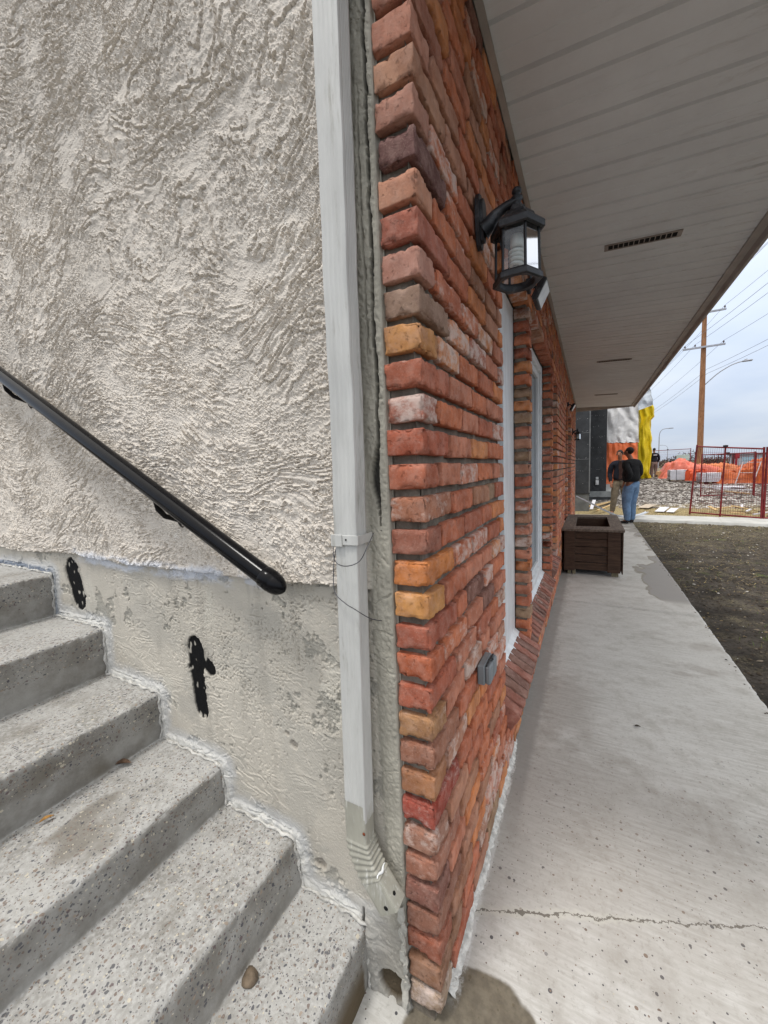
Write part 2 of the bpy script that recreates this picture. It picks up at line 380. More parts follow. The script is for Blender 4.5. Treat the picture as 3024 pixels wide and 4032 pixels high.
def mat_ground():
    t = NT('trampled_soil', 0.95, 0.15)
    X, Y, Z = t.xyz()[:3]
    a = t.mix(t.mr(t.noise(3.0, 7, 0.7), 0.35, 0.68), srgb(60, 56, 51), srgb(94, 88, 81))
    a = t.mix(t.mr(t.noise(34, 5, 0.75), 0.45, 0.7), a, srgb(44, 39, 34))
    a = t.mix(t.math('MULTIPLY', t.mr(t.noise(1.7, 5, 0.7), 0.5, 0.66), t.mr(t.noise(60, 4, 0.8), 0.42, 0.6)), a, srgb(124, 116, 94))
    a = t.mix(t.math('MULTIPLY', t.mr(t.noise(2.3, 3, 0.6), 0.60, 0.68), t.mr(t.noise(80, 3, 0.8), 0.45, 0.55)), a, srgb(84, 96, 52))
    st = t.math('MULTIPLY', t.mr(Y, 6.5, 10.2), t.mr(t.noise(26, 6, 0.8, scale3=(1, 2.5, 1)), 0.46, 0.62))
    a = t.mix(t.math('MULTIPLY', st, 0.6), a, srgb(150, 138, 104))
    g = t.mix(t.mr(t.noise(9, 6, 0.8), 0.4, 0.62), srgb(118, 112, 106), srgb(182, 178, 172))
    g = t.mix(t.mr(t.noise(1.1, 5, 0.7, scale3=(0.5, 1.6, 1)), 0.50, 0.60), g, srgb(92, 82, 74))
    vo = t.voro(7); g = t.mix(t.mr(vo.outputs['Distance'], 0.42, 0.62), g, srgb(76, 70, 66))
    straw = t.mix(t.mr(t.noise(30, 5, 0.8, scale3=(0.6, 3, 1)), 0.4, 0.65), srgb(104, 92, 66), srgb(196, 178, 134))
    yn = t.math('ADD', Y, t.math('MULTIPLY', t.math('SUBTRACT', t.noise(0.9, 4, 0.6), 0.5), 2.6))
    b = t.mix(t.mr(yn, 13.2, 15.2), straw, g)
    far = t.mix(t.mr(t.noise(0.12, 5, 0.7), 0.4, 0.6), srgb(92, 86, 72), srgb(128, 120, 98)); b = t.mix(t.mr(Y, 31, 36), b, far)
    c = t.mix(t.mr(Y, 10.6, 11.1), a, b)
    h = t.math('ADD', t.noise(28, 7, 0.8), t.math('MULTIPLY', t.noise(140, 3, 0.7), 0.4))
    return t.out(c, t.bump(h, 0.9, 0.02))
def mat_mortar():
    t = NT('lime_mortar', 0.95, 0.15)
    c = t.mix(t.mr(t.noise(16, 6, 0.7), 0.32, 0.68), srgb(104, 97, 87), srgb(140, 132, 120))
    c = t.mix(t.math('MULTIPLY', t.mr(t.noise(7, 4, 0.6), 0.6, 0.7), 0.5), c, srgb(180, 176, 168))
    return t.out(c, t.bump(t.noise(150, 5, 0.75), 0.8, 0.004))
def mat_glass(name='clear_glass', tint=(0.9, 0.94, 0.95), dirt=0.12):
    t = NT(name, 0.04, 0.5)
    t.b.inputs['Alpha'].default_value = 1.0
    tr = t.n.new('ShaderNodeBsdfTransparent'); tr.inputs[0].default_value = (*tint, 1)
    gl = t.n.new('ShaderNodeBsdfGlossy'); gl.inputs['Roughness'].default_value = 0.04
    df = t.n.new('ShaderNodeBsdfDiffuse'); df.inputs['Color'].default_value = (0.5, 0.5, 0.48, 1)
    fr = t.n.new('ShaderNodeFresnel'); fr.inputs[0].default_value = 1.5
    m1 = t.n.new('ShaderNodeMixShader'); t.set(m1.inputs[0], t.math('MULTIPLY', t.mr(t.noise(40, 5, 0.7), 0.35, 0.75), dirt)); t.l.new(tr.outputs[0], m1.inputs[1]); t.l.new(df.outputs[0], m1.inputs[2])
    m2 = t.n.new('ShaderNodeMixShader'); t.l.new(fr.outputs[0], m2.inputs[0]); t.l.new(m1.outputs[0], m2.inputs[1]); t.l.new(gl.outputs[0], m2.inputs[2])
    t.l.new(m2.outputs[0], t.n['Material Output'].inputs[0])
    return t.m
def mat_soffit():
    t = NT('soffit_vinyl', 0.55, 0.35)
    c = t.mix(t.mr(t.noise(2.5, 6, 0.65), 0.3, 0.7), srgb(216, 217, 218), srgb(226, 228, 229))
    X, Y, Z = t.xyz()[:3]
    dirt = t.math('MULTIPLY', t.mr(t.noise(6, 7, 0.75, scale3=(0.7, 3.5, 1), dist=0.6), 0.52, 0.7), t.mr(X, 0.3, 1.1, 0.08, 0.42))
    c = t.mix(dirt, c, srgb(150, 142, 132))
    return t.out(c, t.bump(t.noise(60, 4, 0.6), 0.1, 0.001))
def mat_wood(name, a, b, sc=9, stretch=(1, 1, 12), rough=0.75, bst=0.5):
    t = NT(name, rough, 0.25)
    g = t.noise(sc, 7, 0.7, scale3=stretch, dist=0.3)
    c = t.mix(t.mr(g, 0.3, 0.7), a, b)
    c = t.mix(t.math('MULTIPLY', t.mr(t.noise(5, 6, 0.7), 0.56, 0.7), 0.55), c, tuple(x*0.45 for x in a))
    return t.out(c, t.bump(t.noise(sc*3, 6, 0.75, scale3=stretch), bst, 0.003))
def mat_metal_painted(name, c, rough=0.4, dirt=None, sc=6):
    t = NT(name, rough, 0.5)
    col = t.mix(t.mr(t.noise(sc, 6, 0.65, scale3=(3, 3, 0.6)), 0.3, 0.7), tuple(x*0.86 for x in c), tuple(min(1, x*1.06) for x in c))
    if dirt: col = t.mix(t.math('MULTIPLY', t.mr(t.noise(sc*1.6, 7, 0.72, scale3=(4, 4, 0.5)), 0.54, 0.72), 0.65), col, dirt)
    return t.out(col, t.bump(t.noise(18, 4, 0.5), 0.12, 0.002), t.mr(t.noise(9, 5, 0.6), 0.3, 0.7, rough*0.8, rough*1.4))

M = dict(
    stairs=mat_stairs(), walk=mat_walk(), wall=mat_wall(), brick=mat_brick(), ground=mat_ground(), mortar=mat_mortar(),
    glass=mat_glass(), soffit=mat_soffit(),
    white=mat_metal_painted('white_window_paint', srgb(232, 235, 236), 0.35, srgb(196, 196, 190)),
    spout=mat_metal_painted('downspout_aluminium', srgb(194, 194, 190), 0.42, srgb(136, 133, 122)),
    elbow=mat_metal_painted('elbow_aluminium', srgb(158, 156, 144), 0.42, srgb(222, 222, 218), 14),
    caulk=simple('white_caulk', srgb(198, 196, 190), 0.9, 0.14, 30, 0.9, 0.005, dirt=srgb(132, 128, 120)),
    black=simple('black_satin_paint', (0.006, 0.006, 0.007), 0.16, 0.1, 30, 0.05, 0.001, spec=0.14),
    lampblack=simple('weathered_black_metal', (0.014, 0.016, 0.019), 0.45, 0.25, 30, 0.4, 0.001, spec=0.5, dirt=(0.12, 0.125, 0.13)),
    bulb=simple('bulb_white', srgb(214, 214, 206), 0.35, 0.04, 20, 0.0),
    fascia=simple('fascia_metal', srgb(172, 164, 157), 0.5, 0.08, 4, 0.15, dirt=srgb(136, 128, 120)),
    dark=simple('dark_void', (0.006, 0.006, 0.006), 0.9, 0.1, 10, 0.0),
    vent=simple('vent_metal', srgb(156, 146, 138), 0.5, 0.08, 10, 0.1),
    pane=mat_metal_painted('window_pane', (0.10, 0.115, 0.13), 0.05),
    greyplastic=simple('grey_plastic', srgb(120, 126, 130), 0.45, 0.06, 20, 0.1, spec=0.4),
    planter=mat_wood('dark_stained_planks', srgb(58, 44, 36), srgb(88, 68, 55), 5, (1.2, 10, 10)),
    rim=mat_wood('weathered_rim_planks', srgb(84, 74, 66), srgb(128, 114, 102), 5, (8, 1.5, 8)),
    timber=mat_wood('green_lumber', srgb(118, 112, 92), srgb(148, 138, 112), 8, (10, 10, 1)),
    soil=simple('potting_soil', srgb(48, 38, 32), 0.95, 0.3, 20, 0.9, 0.01),
)

# ------------------------------------------------------------------ ground, paths
def tz(Y):
    t = np.clip((np.asarray(Y, float)-12)/20, 0, 1); return .6*t*t*(3-2*t)
def seg(*parts):
    out = []
    for a, b, st in parts:
        n = max(1, int(round((b-a)/st))); out.append(np.linspace(a, b, n, endpoint=False))
    out.append(np.array([parts[-1][1]])); return np.concatenate(out)
def build_ground():
    xs = seg((-900, -100, 100), (-100, -10, 10), (-10, 1.0, 1.0), (1.0, 5.5, .028), (5.5, 12, .12), (12, 30, 1), (30, 100, 7), (100, 900, 100))
    ys = seg((-300, -10, 40), (-10, 1.2, .7), (1.2, 13.5, .035), (13.5, 28, .09), (28, 60, 1), (60, 200, 14), (200, 1900, 170))
    X, Y = np.meshgrid(xs, ys, indexing='ij')
    Z = tz(Y)-0.062
    yard = sst(1.2, 1.5, X)*sst(60, 30, X)*sst(45, 30, Y)
    Z = Z+yard*(0.022*fbm(X*1.6, Y*1.6, 0, 3)+0.026*fbm(X*9, Y*9, 0, 5, 4, 0.6)+0.022*np.abs(fbm(X*26, Y*26, 0, 8, 3, 0.6)))
    rub = sst(13.5, 16.5, Y)*sst(34, 28, Y)*sst(0.2, 1.2, X)
    Z = Z+rub*(0.05*np.abs(noise(X*5, Y*5, 0, 11))+0.16*fbm(X*.7, Y*.9, 0, 9, 3)+0.04*np.abs(noise(X*11, Y*11, 0, 13)))
    Z = np.where((Y < 11.6) & (X < 8), np.minimum(Z, -0.030), Z)
    V = np.stack([X, Y, Z], -1).reshape(-1, 3)
    return tag(link('ground', npmesh('ground', V, gridfaces(len(xs), len(ys))), M['ground']), kind='structure')
build_ground()

def build_walk():
    xs = seg((-.26, .35, .011), (.35, 1.185, .022)); xs = np.concatenate([xs, [1.197, 1.204, 1.208, 1.208]])
    ys = seg((-2.6, -.2, .1), (-.2, 1.6, .011), (1.6, 3.40, .02), (3.40, 3.56, .004), (3.56, 11.35, .04))
    X, Y = np.meshgrid(xs, ys, indexing='ij')
    Z = 0.0012*fbm(X*7, Y*7, 0, 21)+0.0006*noise(X*45, Y*45, 0, 22)
    yl = 3.50-0.05*(X-.6)
    for o in (-0.016, 0.016):
        Z = Z-0.011*np.exp(-((Y-yl-o)/0.0050)**2)
    for yj in (6.9, 10.1): Z = Z-0.008*np.exp(-((Y-yj)/0.02)**2)
    edge = 0.010*fbm(Y*3, Y*0+2, 0, 24)+0.006*noise(Y*14, Y*0, 0, 25)-.010*sst(.25, .5, noise(Y*22, Y*0, 0, 26))
    X = X+np.where(X > 1.15, edge, 0)
    Z = Z-np.clip((X-edge*1.0-1.195)/0.012, 0, 1)**2*0.012
    Z[-1, :] = -0.12
    V = np.stack([X, Y, Z], -1).reshape(-1, 3)
    o = link('path', npmesh('path', V, gridfaces(len(xs), len(ys))), M['walk'])
    tag(o, kind='structure')
    # cross path, a raised slab with a visible edge
    P0, P1 = Vector((1.15, 10.42, 0)), Vector((9.0, 8.98, 0)); d = (P1-P0).normalized(); nrm = Vector((-d.y, d.x, 0))
    if nrm.y < 0: nrm = -nrm
    us = seg((0, 1.72, .05), (1.72, 1.78, .006), (1.78, 8, .06)); vv = seg((0, 1.04, .06))
    U, Vv = np.meshgrid(us, vv, indexing='ij')
    Z = 0.004+0.0015*fbm(U*4, Vv*4, 0, 31)-0.01*np.exp(-((U-1.75)/0.008)**2)
    X = P0.x+d.x*U+nrm.x*Vv; Y = P0.y+d.y*U+nrm.y*Vv
    m = gridfaces(len(us), len(vv)); V = np.stack([X, Y, Z], -1).reshape(-1, 3)
    n0 = len(V); e = np.arange(len(us))*len(vv)
    skirt = V[e].copy(); skirt[:, 2] = -0.12
    V = np.concatenate([V, skirt]); k = np.arange(len(us)-1)
    f2 = np.stack([e[:-1], n0+k, n0+k+1, e[1:]], 1)
    o = link('cross_path', npmesh('cross_path', V, np.concatenate([m, f2])), simple('cross_path_concrete', srgb(182, 182, 178), 0.88, 0.08, 3, 0.3, dirt=srgb(150, 144, 134)))
    tag(o, kind='structure')
build_walk()

# ------------------------------------------------------------------ the house
house = empty('brick_house', (-3.0, 5.0, 0), 0, 'brick and grey stucco house with a deep soffit running along the concrete path', 'house')
HM = Matrix.Translation((3.0, -5.0, 0))
def H(o):            # keep world placement under the house root
    o.parent = house; o.matrix_parent_inverse = HM; return o

NOS = [(-1.765, 1.015), (-1.39, .825), (-1.057, .636), (-.747, .462), (-.450, .330), (-.205, .190)]
BOT = [(-1.785, .825), (-1.40, .636), (-1.067, .462), (-.737, .330), (-.425, .190), (-.212, -.06)]
STAIR = [(-3.4, 1.015)]
for a, b in zip(NOS, BOT): STAIR += [a, b]

def build_stucco():
    xs = np.arange(-2.42, -0.0845, 0.0028); zs = np.arange(-.06, 3.24, 0.0031)
    X, Z = np.meshgrid(xs, zs, indexing='ij')
    # distance to stair profile
    D = np.full(X.shape, 9.0)
    for (a, b) in zip(STAIR[:-1], STAIR[1:]):
        ax, az = a; bx, bz = b; L2 = (bx-ax)**2+(bz-az)**2
        t = np.clip(((X-ax)*(bx-ax)+(Z-az)*(bz-az))/L2, 0, 1)
        D = np.minimum(D, np.hypot(X-ax-t*(bx-ax), Z-az-t*(bz-az)))
    zl = 1.112+0.020*noise(X*2.2, X*0, 0, 40)+0.010*fbm(X*22, X*0+.3, 0, 41, 4, .65)-0.02*sst(-1.2, -.5, X)*0+0.012*sst(-.5, -.2, X)
    up = sst(-.0015, .0025, Z-zl+0.004*fbm(X*70, Z*70, 0, 42))            # 1 above the ragged edge
    # --- upper coat: torn trowel terraces following a swirling flow
    # swirling flow: phi grows upward, bent into arcs by a large-scale warp
    wx = 0.42*noise(X*1.3+3, Z*1.3, 0, 43)+0.11*noise(X*3.1, Z*3.1, 0, 44)
    phi = Z+wx-.30*np.exp(-((X+1.5)**2+(Z-1.55)**2)/.25)*(X+1.5)*1.6+.28*(X+1)*sst(1.5,2.1,Z)*-1
    hf = fbm(X*60, Z*60, 0, 46, 4, .65)
    jag = fbm(X*18, Z*18, 0, 145, 4, .65)
    ani = fbm(X*5+phi*3, phi*17, 0, 45, 3, .6)
    t = -phi*16+ani*3.0+jag*1.1+hf*0.35
    saw = t-np.floor(t)
    m1 = .25+.75*sst(-.12, .14, fbm(X*4.5, Z*6, 0, 47, 4, .6)+.06)
    h1 = 0.0092*m1*saw**.8*sst(1.0, 0.968, saw)
    t2 = -phi*50+fbm(X*15+phi*6, phi*40, 0, 48, 3, .6)*3.8+jag*2.0+hf*0.8
    saw2 = t2-np.floor(t2)
    m2 = .2+.8*sst(-.14, .10, fbm(X*6+9, Z*7, 0, 49, 4, .6)+.02)
    h2 = 0.0046*m2*saw2*sst(1, .92, saw2)
    pit = sst(.22, .36, noise(X*140, Z*140, 0, 50)+.25*noise(X*50, Z*50, 0, 150))*sst(-.02, .2, fbm(X*7, Z*10, 0, 51, 4, .6))
    hu = 0.0105+h1+h2-0.0040*pit+0.0010*hf+0.003*fbm(X*4, Z*4, 0, 53, 3)
    # --- lower coat: smooth patching with eroded scabs
    er = sst(.13, .16, fbm(X*6+1, Z*6+2, 0, 55, 5, .68)-0.35*sst(.55, .2, np.abs(Z-.85))*0+0.10*sst(-.75, -.3, X)*sst(.6, .95, Z)-0.06)
    grit_ = noise(X*170, Z*170, 0, 157)
    lay_ = fbm(X*2.6, Z*6.5, 0, 56, 4, .55); tt = lay_*9; sw = tt-np.floor(tt)
    lip = 0.0020*sst(.0, 1, sw)*sst(1, .96, sw)*sst(.02, .2, fbm(X*3.3, Z*3.3, 0, 156, 3))
    pl = sst(.24, .42, noise(X*80, Z*80, 0, 57))*sst(.0, .25, fbm(X*6, Z*6, 0, 58, 3)+.05)
    hl = lip+0.0016*hf*(.5+2.4*er)+.0007*grit_-0.0036*er-0.0022*pl+0.0022*fbm(X*5, Z*5, 0, 59)
    vc = np.minimum(np.abs(fbm(X*3.4, Z*2.2, 0, 60, 5, .6)), 1)
    vm = sst(.05, .25, fbm(X*2.1+5, Z*2.1, 0, 256, 3)); hl = hl-0.0018*vm*sst(.010, .003, vc)
    up2 = sst(-1.2, -.7, X)*sst(.55, .8, Z+.15*(X+.6)); p3 = sst(.18, .32, noise(X*120, Z*120, 0, 257))*sst(-.05, .15, fbm(X*8, Z*8, 0, 258, 3))*up2; hl = hl-.0036*p3
    rg3 = fbm(X*20, Z*34, 0, 259, 3)*9; rg3 = rg3-np.floor(rg3); hl = hl+.0020*up2*rg3*sst(1, .93, rg3)*sst(0, .2, fbm(X*6+3, Z*6, 0, 260, 3))
    # --- strip between downspout and bricks
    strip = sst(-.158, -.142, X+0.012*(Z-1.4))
    hs = 0.0025+0.0030*fbm(X*24, Z*11, 0, 61, 5, .65)+0.0016*hf-.0022*sst(.2, .36, noise(X*110, Z*110, 0, 161))*sst(0, .2, fbm(X*9, Z*7, 0, 162))
    h = hu*up+hl*(1-up)
    hs = hs+.0030*fbm(X*45, Z*22, 0, 165, 4, .65)+.0016*noise(X*120, Z*90, 0, 166)
    h = h*(1-strip)+hs*strip
    # colours
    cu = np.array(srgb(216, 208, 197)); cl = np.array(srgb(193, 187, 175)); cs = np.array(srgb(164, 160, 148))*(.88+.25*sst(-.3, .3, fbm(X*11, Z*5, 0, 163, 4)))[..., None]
    C = cu*up[..., None]+cl*(1-up[..., None])
    mo = sst(-.2, .3, fbm(X*2, Z*2, 0, 62, 4))[..., None]
    C = C*(0.93+.09*mo)
    lo = (1-up)*(1-strip)
    pale = (lo*sst(.18, .32, fbm(X*4.4, Z*3, 0, 63, 4)))[..., None]*.55
    C = C*(1-pale)+np.array(srgb(200, 196, 184))*pale
    gp = (lo*sst(.02, .14, fbm(X*3.2+7, Z*4.2, 0, 264, 5, .62))*.28)[..., None]; C = C*(1-gp)+np.array(srgb(158, 156, 149))*gp
    st = (lo*sst(.10, .30, fbm(X*16, Z*2.2, 0, 265, 4, .6))*.20)[..., None]; C = C*(1-st)+np.array(srgb(140, 134, 124))*st
    g = (lo*er*.6)[..., None]; C = C*(1-g)+np.array(srgb(142, 140, 132))*g
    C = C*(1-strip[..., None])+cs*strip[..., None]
    wh = (up*sst(.40, .52, noise(X*60, Z*60, 0, 64))*sst(.12, .3, fbm(X*4, Z*4, 0, 65, 3)+.03)*(1-strip)*.6)[..., None]
    C = C*(1-wh)+np.array(srgb(226, 222, 214))*wh
    # pale paint smeared along the ragged edge
    sm = sst(.040, .012, np.abs(Z-zl+.006)+.012*fbm(X*30, Z*30, 0, 66))*sst(-1.62, -1.45, X)*sst(-.42, -.6, X)
    sm = sm*sst(-.25, .12, fbm(X*9, Z*22, 0, 67, 4)); h = h+0.004*sm
    lipb = np.exp(-((Z-zl-.010)/.010)**2)*sst(-1.55, -1.3, X)*sst(-.5, -.7, X); h = h+0.005*lipb*sst(-.2, .3, noise(X*14, X*0, 0, 68))
    sm = sm[..., None]*.85; C = C*(1-sm)+np.array(srgb(206, 210, 218))*sm
    # caulk band over the stair joint
    cd = D+0.010*fbm(X*26, Z*26, 0, 70, 4, .65)
    ck = sst(.034, .020, cd); sm2 = sst(.075, .03, cd+.02*fbm(X*9, Z*30, 0, 71))*.55
    h = h+0.008*ck*(.7+.5*noise(X*40, Z*40, 0, 72))
    ckc = np.array(srgb(202, 201, 196)); dk = sst(-1.70, -1.80, X)[..., None]
    ckc = ckc*(1-dk)+np.array(srgb(120, 128, 140))*dk
    a = sm2[..., None]; C = C*(1-a)+np.array(srgb(192, 195, 198))*a
    a = (ck*sst(-.45, .0, fbm(X*34, Z*34, 0, 73, 4)))[..., None]; C = C*(1-a)+ckc*a
    fis = sst(.0035, .0015, np.abs(D-.021+.012*fbm(X*12, Z*12, 0, 74)))*sst(-.1, .2, noise(X*5, Z*5, 0, 75)); h = h-0.007*fis
    # black tar left where fixings were torn off
    def bar(x0, z0, x1, z1, w, n=.014):
        ax, az, bx, bz = x0, z0, x1, z1; L2 = (bx-ax)**2+(bz-az)**2
        tq = np.clip(((X-ax)*(bx-ax)+(Z-az)*(bz-az))/L2, 0, 1)
        return np.hypot(X-ax-tq*(bx-ax), Z-az-tq*(bz-az))-w+n*.9*fbm(X*20, Z*20, 0, 76, 5, .55)
    tar = np.minimum.reduce([bar(-1.600, 1.045, -1.568, .935, .054, .016), bar(-.832, .850, -.840, .775, .040, .012), bar(-.838, .76, -.828, .635, .033, .010), bar(-.800, .812, -.766, .790, .025, .010)])
    tm = sst(.0015, -.0015, tar)
    lig = sst(.44, .54, noise(X*55, Z*32, 0, 77))
    h = h*(1-.85*tm)-0.0050*tm; cut = sst(.026, .006, tar)*(1-tm)
    h = h-0.0012*cut*0
    a = (tm*(1-lig*.8))[..., None]; C = C*(1-a)+np.array([.0045, .0045, .005])*a
    a = (sst(.030, .004, tar)*(1-tm)*sst(-.1, .3, fbm(X*16, Z*16, 0, 78))*.6)[..., None]; C = C*(1-a)+np.array(srgb(136, 132, 124))*a
    # knocked hole low down, grey scars
    for (hx, hz, hr, dp) in ((-.357, .289, .022, .012), (-.43, .63, .016, .009), (-.455, .66, .010, .006), (-1.44, .80, .012, .004)):
        dd = np.hypot((X-hx), (Z-hz)*1.15)+.008*fbm(X*40, Z*40, 0, 79)
        k = sst(hr, hr*.75, dd); h = h-dp*k*(.6+.6*hf); a = (k*.55)[..., None]; C = C*(1-a)+np.array(srgb(124, 116, 106))*a
    # crack in the strip, opening up half way
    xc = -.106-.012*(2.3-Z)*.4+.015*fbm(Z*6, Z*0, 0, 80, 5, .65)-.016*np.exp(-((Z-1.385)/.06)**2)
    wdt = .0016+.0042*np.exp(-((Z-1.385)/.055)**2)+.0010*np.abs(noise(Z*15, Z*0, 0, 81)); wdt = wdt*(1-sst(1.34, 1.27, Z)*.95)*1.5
    kk = sst(wdt*1.7, wdt*.7, np.abs(X-xc))*sst(1.24, 1.30, Z); h = h-0.022*kk; a = (sst(.4, .9, kk)*.9)[..., None]; C = C*(1-a)+.02*a  # crack core painted near-black for the shade deep inside it
    xc2 = -.128+.008*fbm(Z*9+4, Z*0, 0, 82, 4); k2 = sst(.0030, .0012, np.abs(X-xc2))*sst(1.62, 1.72, Z)*sst(2.22, 2.1, Z); h = h-0.009*k2
    for (zc, sl) in ((1.10, .5), (.93, -.5), (.66, .4), (1.02, -.2)):
        kx = sst(.0035, .001, np.abs(Z-zc-sl*(X+.12)-.008*fbm(X*40, Z*9, 0, 83))); h = h-.003*kx*strip
    # lumpy plinth at the foot of the strip
    pf = sst(.27, .20, Z+.015*noise(X*20, X*0, 0, 84))*sst(-.235, -.215, X)
    h = h+pf*(.006+.0050*fbm(X*13, Z*13, 0, 85, 4, .6)); a = (pf*.8)[..., None]
    C = C*(1-a)+(np.array(srgb(150, 147, 140))*(.85+.25*sst(-.3, .3, fbm(X*12, Z*12, 0, 86)))[..., None])*a
    lk = sst(.0048, .0018, np.abs(X+.214-.006*fbm(Z*12, Z*0, 0, 87)))*sst(.24, .2, Z); h = h-.03*lk
    dd = np.hypot(X+.134, (Z-.048)*.85)+.016*fbm(X*24, Z*24, 0, 89); k = sst(.040, .034, dd)
    h = h-.016*k; a = (k*.92)[..., None]; C = C*(1-a)+np.array(srgb(74, 62, 44))*a
    h = h*(1-sst(-.0965+.006*fbm(Z*22, Z*0, 0, 99, 4, .65), -.0905+.005*fbm(Z*30, Z*0, 0, 199, 4, .65), X))-.014*sst(-.0915, -.0875, X)
    Y = -h
    V = np.stack([X, Y, Z], -1).reshape(-1, 3)
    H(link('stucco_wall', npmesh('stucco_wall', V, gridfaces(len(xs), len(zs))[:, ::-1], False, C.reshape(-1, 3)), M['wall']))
build_stucco()
coarse = simple('stucco_plain', srgb(190, 183, 173), 0.92, 0.06, 5, 0.9, 0.01, bsc=40)
b = MB(); b.box(-6.5, -2.42, -.006, .03, -.1, 5.2); b.box(-2.42, -.0, -.004, .03, 3.235, 5.2); b.box(-.0885, -.0, .0, .03, 2.76, 3.235); b.box(-2.42, -.10, .045, .075, -.1, 3.235)
b.box(-6.5, -6.45, .03, 9.75, -.1, 5.2); b.box(-6.45, 0.0, 9.68, 9.72, -.1, 2.7); b.box(-.03, 0.0, .03, 9.7, 2.80, 5.2)
H(b.build('rear_wall', coarse))
b = MB(); b.prism([(1.16, 2.74), (1.16, 2.79), (-3.2, 5.3), (-3.2, 5.25)], 1, -.25, 9.85); b.prism([(-3.2, 5.25), (-3.2, 5.3), (-7.0, 3.1), (-7.0, 3.05)], 1, -.25, 9.85)
H(b.build('roof', simple('asphalt_shingle', srgb(70, 66, 62), 0.95, 0.2, 20, 0.6, 0.01)))

# ---- bricks
OPEN = [(.862, 1.63, 2.312, .375), (1.745, 3.165, 2.312, .375), (3.27, 3.80, 2.24, .42), (5.35, 5.95, 2.24, .30), (6.05, 7.30, 2.24, .30)]
CH = .0735; BH = .0562
_topo = {}
def lattice(nx, ny, nz):
    key = (nx, ny, nz)
    if key in _topo: return _topo[key]
    def ax(n):
        if n <= 3: return np.array([-1, -.8, .8, 1.0]) if n == 3 else np.linspace(-1, 1, n+1)
        return np.concatenate([[-1, -.972], np.linspace(-.90, .90, n-3), [.972, 1]])
    A = [ax(nx), ax(ny), ax(nz)]; idx = {}; P = []
    for i in range(nx+1):
        for j in range(ny+1):
            for k in range(nz+1):
                if i in (0, nx) or j in (0, ny) or k in (0, nz):
                    idx[(i, j, k)] = len(P); P.append((A[0][i], A[1][j], A[2][k]))
    Fc = []
    for i in range(nx):
        for j in range(ny):
            Fc.append([idx[(i, j, 0)], idx[(i, j+1, 0)], idx[(i+1, j+1, 0)], idx[(i+1, j, 0)]])
            Fc.append([idx[(i, j, nz)], idx[(i+1, j, nz)], idx[(i+1, j+1, nz)], idx[(i, j+1, nz)]])
    for i in range(nx):
        for k in range(nz):
            Fc.append([idx[(i, 0, k)], idx[(i+1, 0, k)], idx[(i+1, 0, k+1)], idx[(i, 0, k+1)]])
            Fc.append([idx[(i, ny, k)], idx[(i, ny, k+1)], idx[(i+1, ny, k+1)], idx[(i+1, ny, k)]])
    for j in range(ny):
        for k in range(nz):
            Fc.append([idx[(0, j, k)], idx[(0, j, k+1)], idx[(0, j+1, k+1)], idx[(0, j+1, k)]])
            Fc.append([idx[(nx, j, k)], idx[(nx, j+1, k)], idx[(nx, j+1, k+1)], idx[(nx, j, k+1)]])
    _topo[key] = (np.array(P), np.array(Fc)); return _topo[key]
class Bricks:
    def __init__(s): s.V = []; s.F = []; s.C = []; s.E = []; s.n = 0; s.rng = np.random.RandomState(5)
    def add(s, x0, x1, y0, y1, z0, z1, col, eff=0.5, lod=1, M3=None, rough=1.0, chip=1.0):
        c = np.array([(x0+x1)/2, (y0+y1)/2, (z0+z1)/2]); hh = np.array([(x1-x0)/2, (y1-y0)/2, (z1-z0)/2])
        L = 2*hh; res = {0: .0058, 1: .014, 2: .03}[lod]
        n = [int(np.clip(round(l/res), 4 if lod < 2 else 3, 34)) for l in L] if lod < 2 else [3, 3, 3]
        P, Fc = lattice(*n); p = P*hh
        sd = s.rng.randint(1e6); o = s.rng.rand(3)*100
        r = .0017*(1+.8*s.rng.rand()) if lod < 2 else .003
        q = np.clip(p, -(hh-r), hh-r); d = p-q; ln = np.linalg.norm(d, axis=1, keepdims=True); d = d/np.maximum(ln, 1e-9)
        p2 = q+d*r
        if lod < 2:
            w = p2+o
            f = lambda k, sdd, oo=3: fbm(w[:, 0]*k, w[:, 1]*k, w[:, 2]*k, sdd, oo, .6)
            edge = np.sort(np.abs(d), axis=1)[:, 1]      # >0 near an edge
            dist = hh-np.abs(p); dist.sort(axis=1); near = np.exp(-dist[:, 1]/.0040)
            disp = .0009*f(26, 3)*rough+.0010*f(90, 4)*rough-near*.0068*chip*(sst(.06, .30, f(24, 5, 4)+.04)+.6*sst(.22, .30, f(11, 8, 3)+.05))-near*.0006+.0011*noise(w[:, 0]*200, w[:, 1]*200, w[:, 2]*200, 6)*rough
            p2 = p2+d*disp[:, None]
            sk = s.rng.randn(3)*.010; p2[:, 2] += p2[:, 1]*sk[0]+p2[:, 0]*sk[1]; p2[:, 0] += p2[:, 1]*sk[2]*.6
        if M3 is not None: p2 = p2 @ M3.T
        s.V.append(p2+c); s.F.append(Fc+s.n); s.n += len(P)
        s.C.append(np.tile(np.array(col), (len(P), 1))); s.E.append(np.full(len(P), eff))
    def build(s, name, m):
        V = np.concatenate(s.V); me = npmesh(name, V, np.concatenate(s.F), True, np.concatenate(s.C))
        me.polygons.foreach_set('use_smooth', np.ones(len(me.polygons), bool))
        a = me.attributes.new('Eff', 'FLOAT', 'POINT'); a.data.foreach_set('value', np.concatenate(s.E).astype(np.float32))
        return link(name, me, m)
BK = Bricks(); rng = random.Random(11)
PALB = [((188, 96, 66), 6), ((178, 90, 66), 6), ((184, 104, 84), 5), ((196, 108, 66), 4), ((166, 82, 62), 4), ((158, 100, 80), 2), ((146, 110, 90), 1.2), ((120, 74, 68), .7), ((172, 110, 92), 3), ((200, 116, 72), 2)]
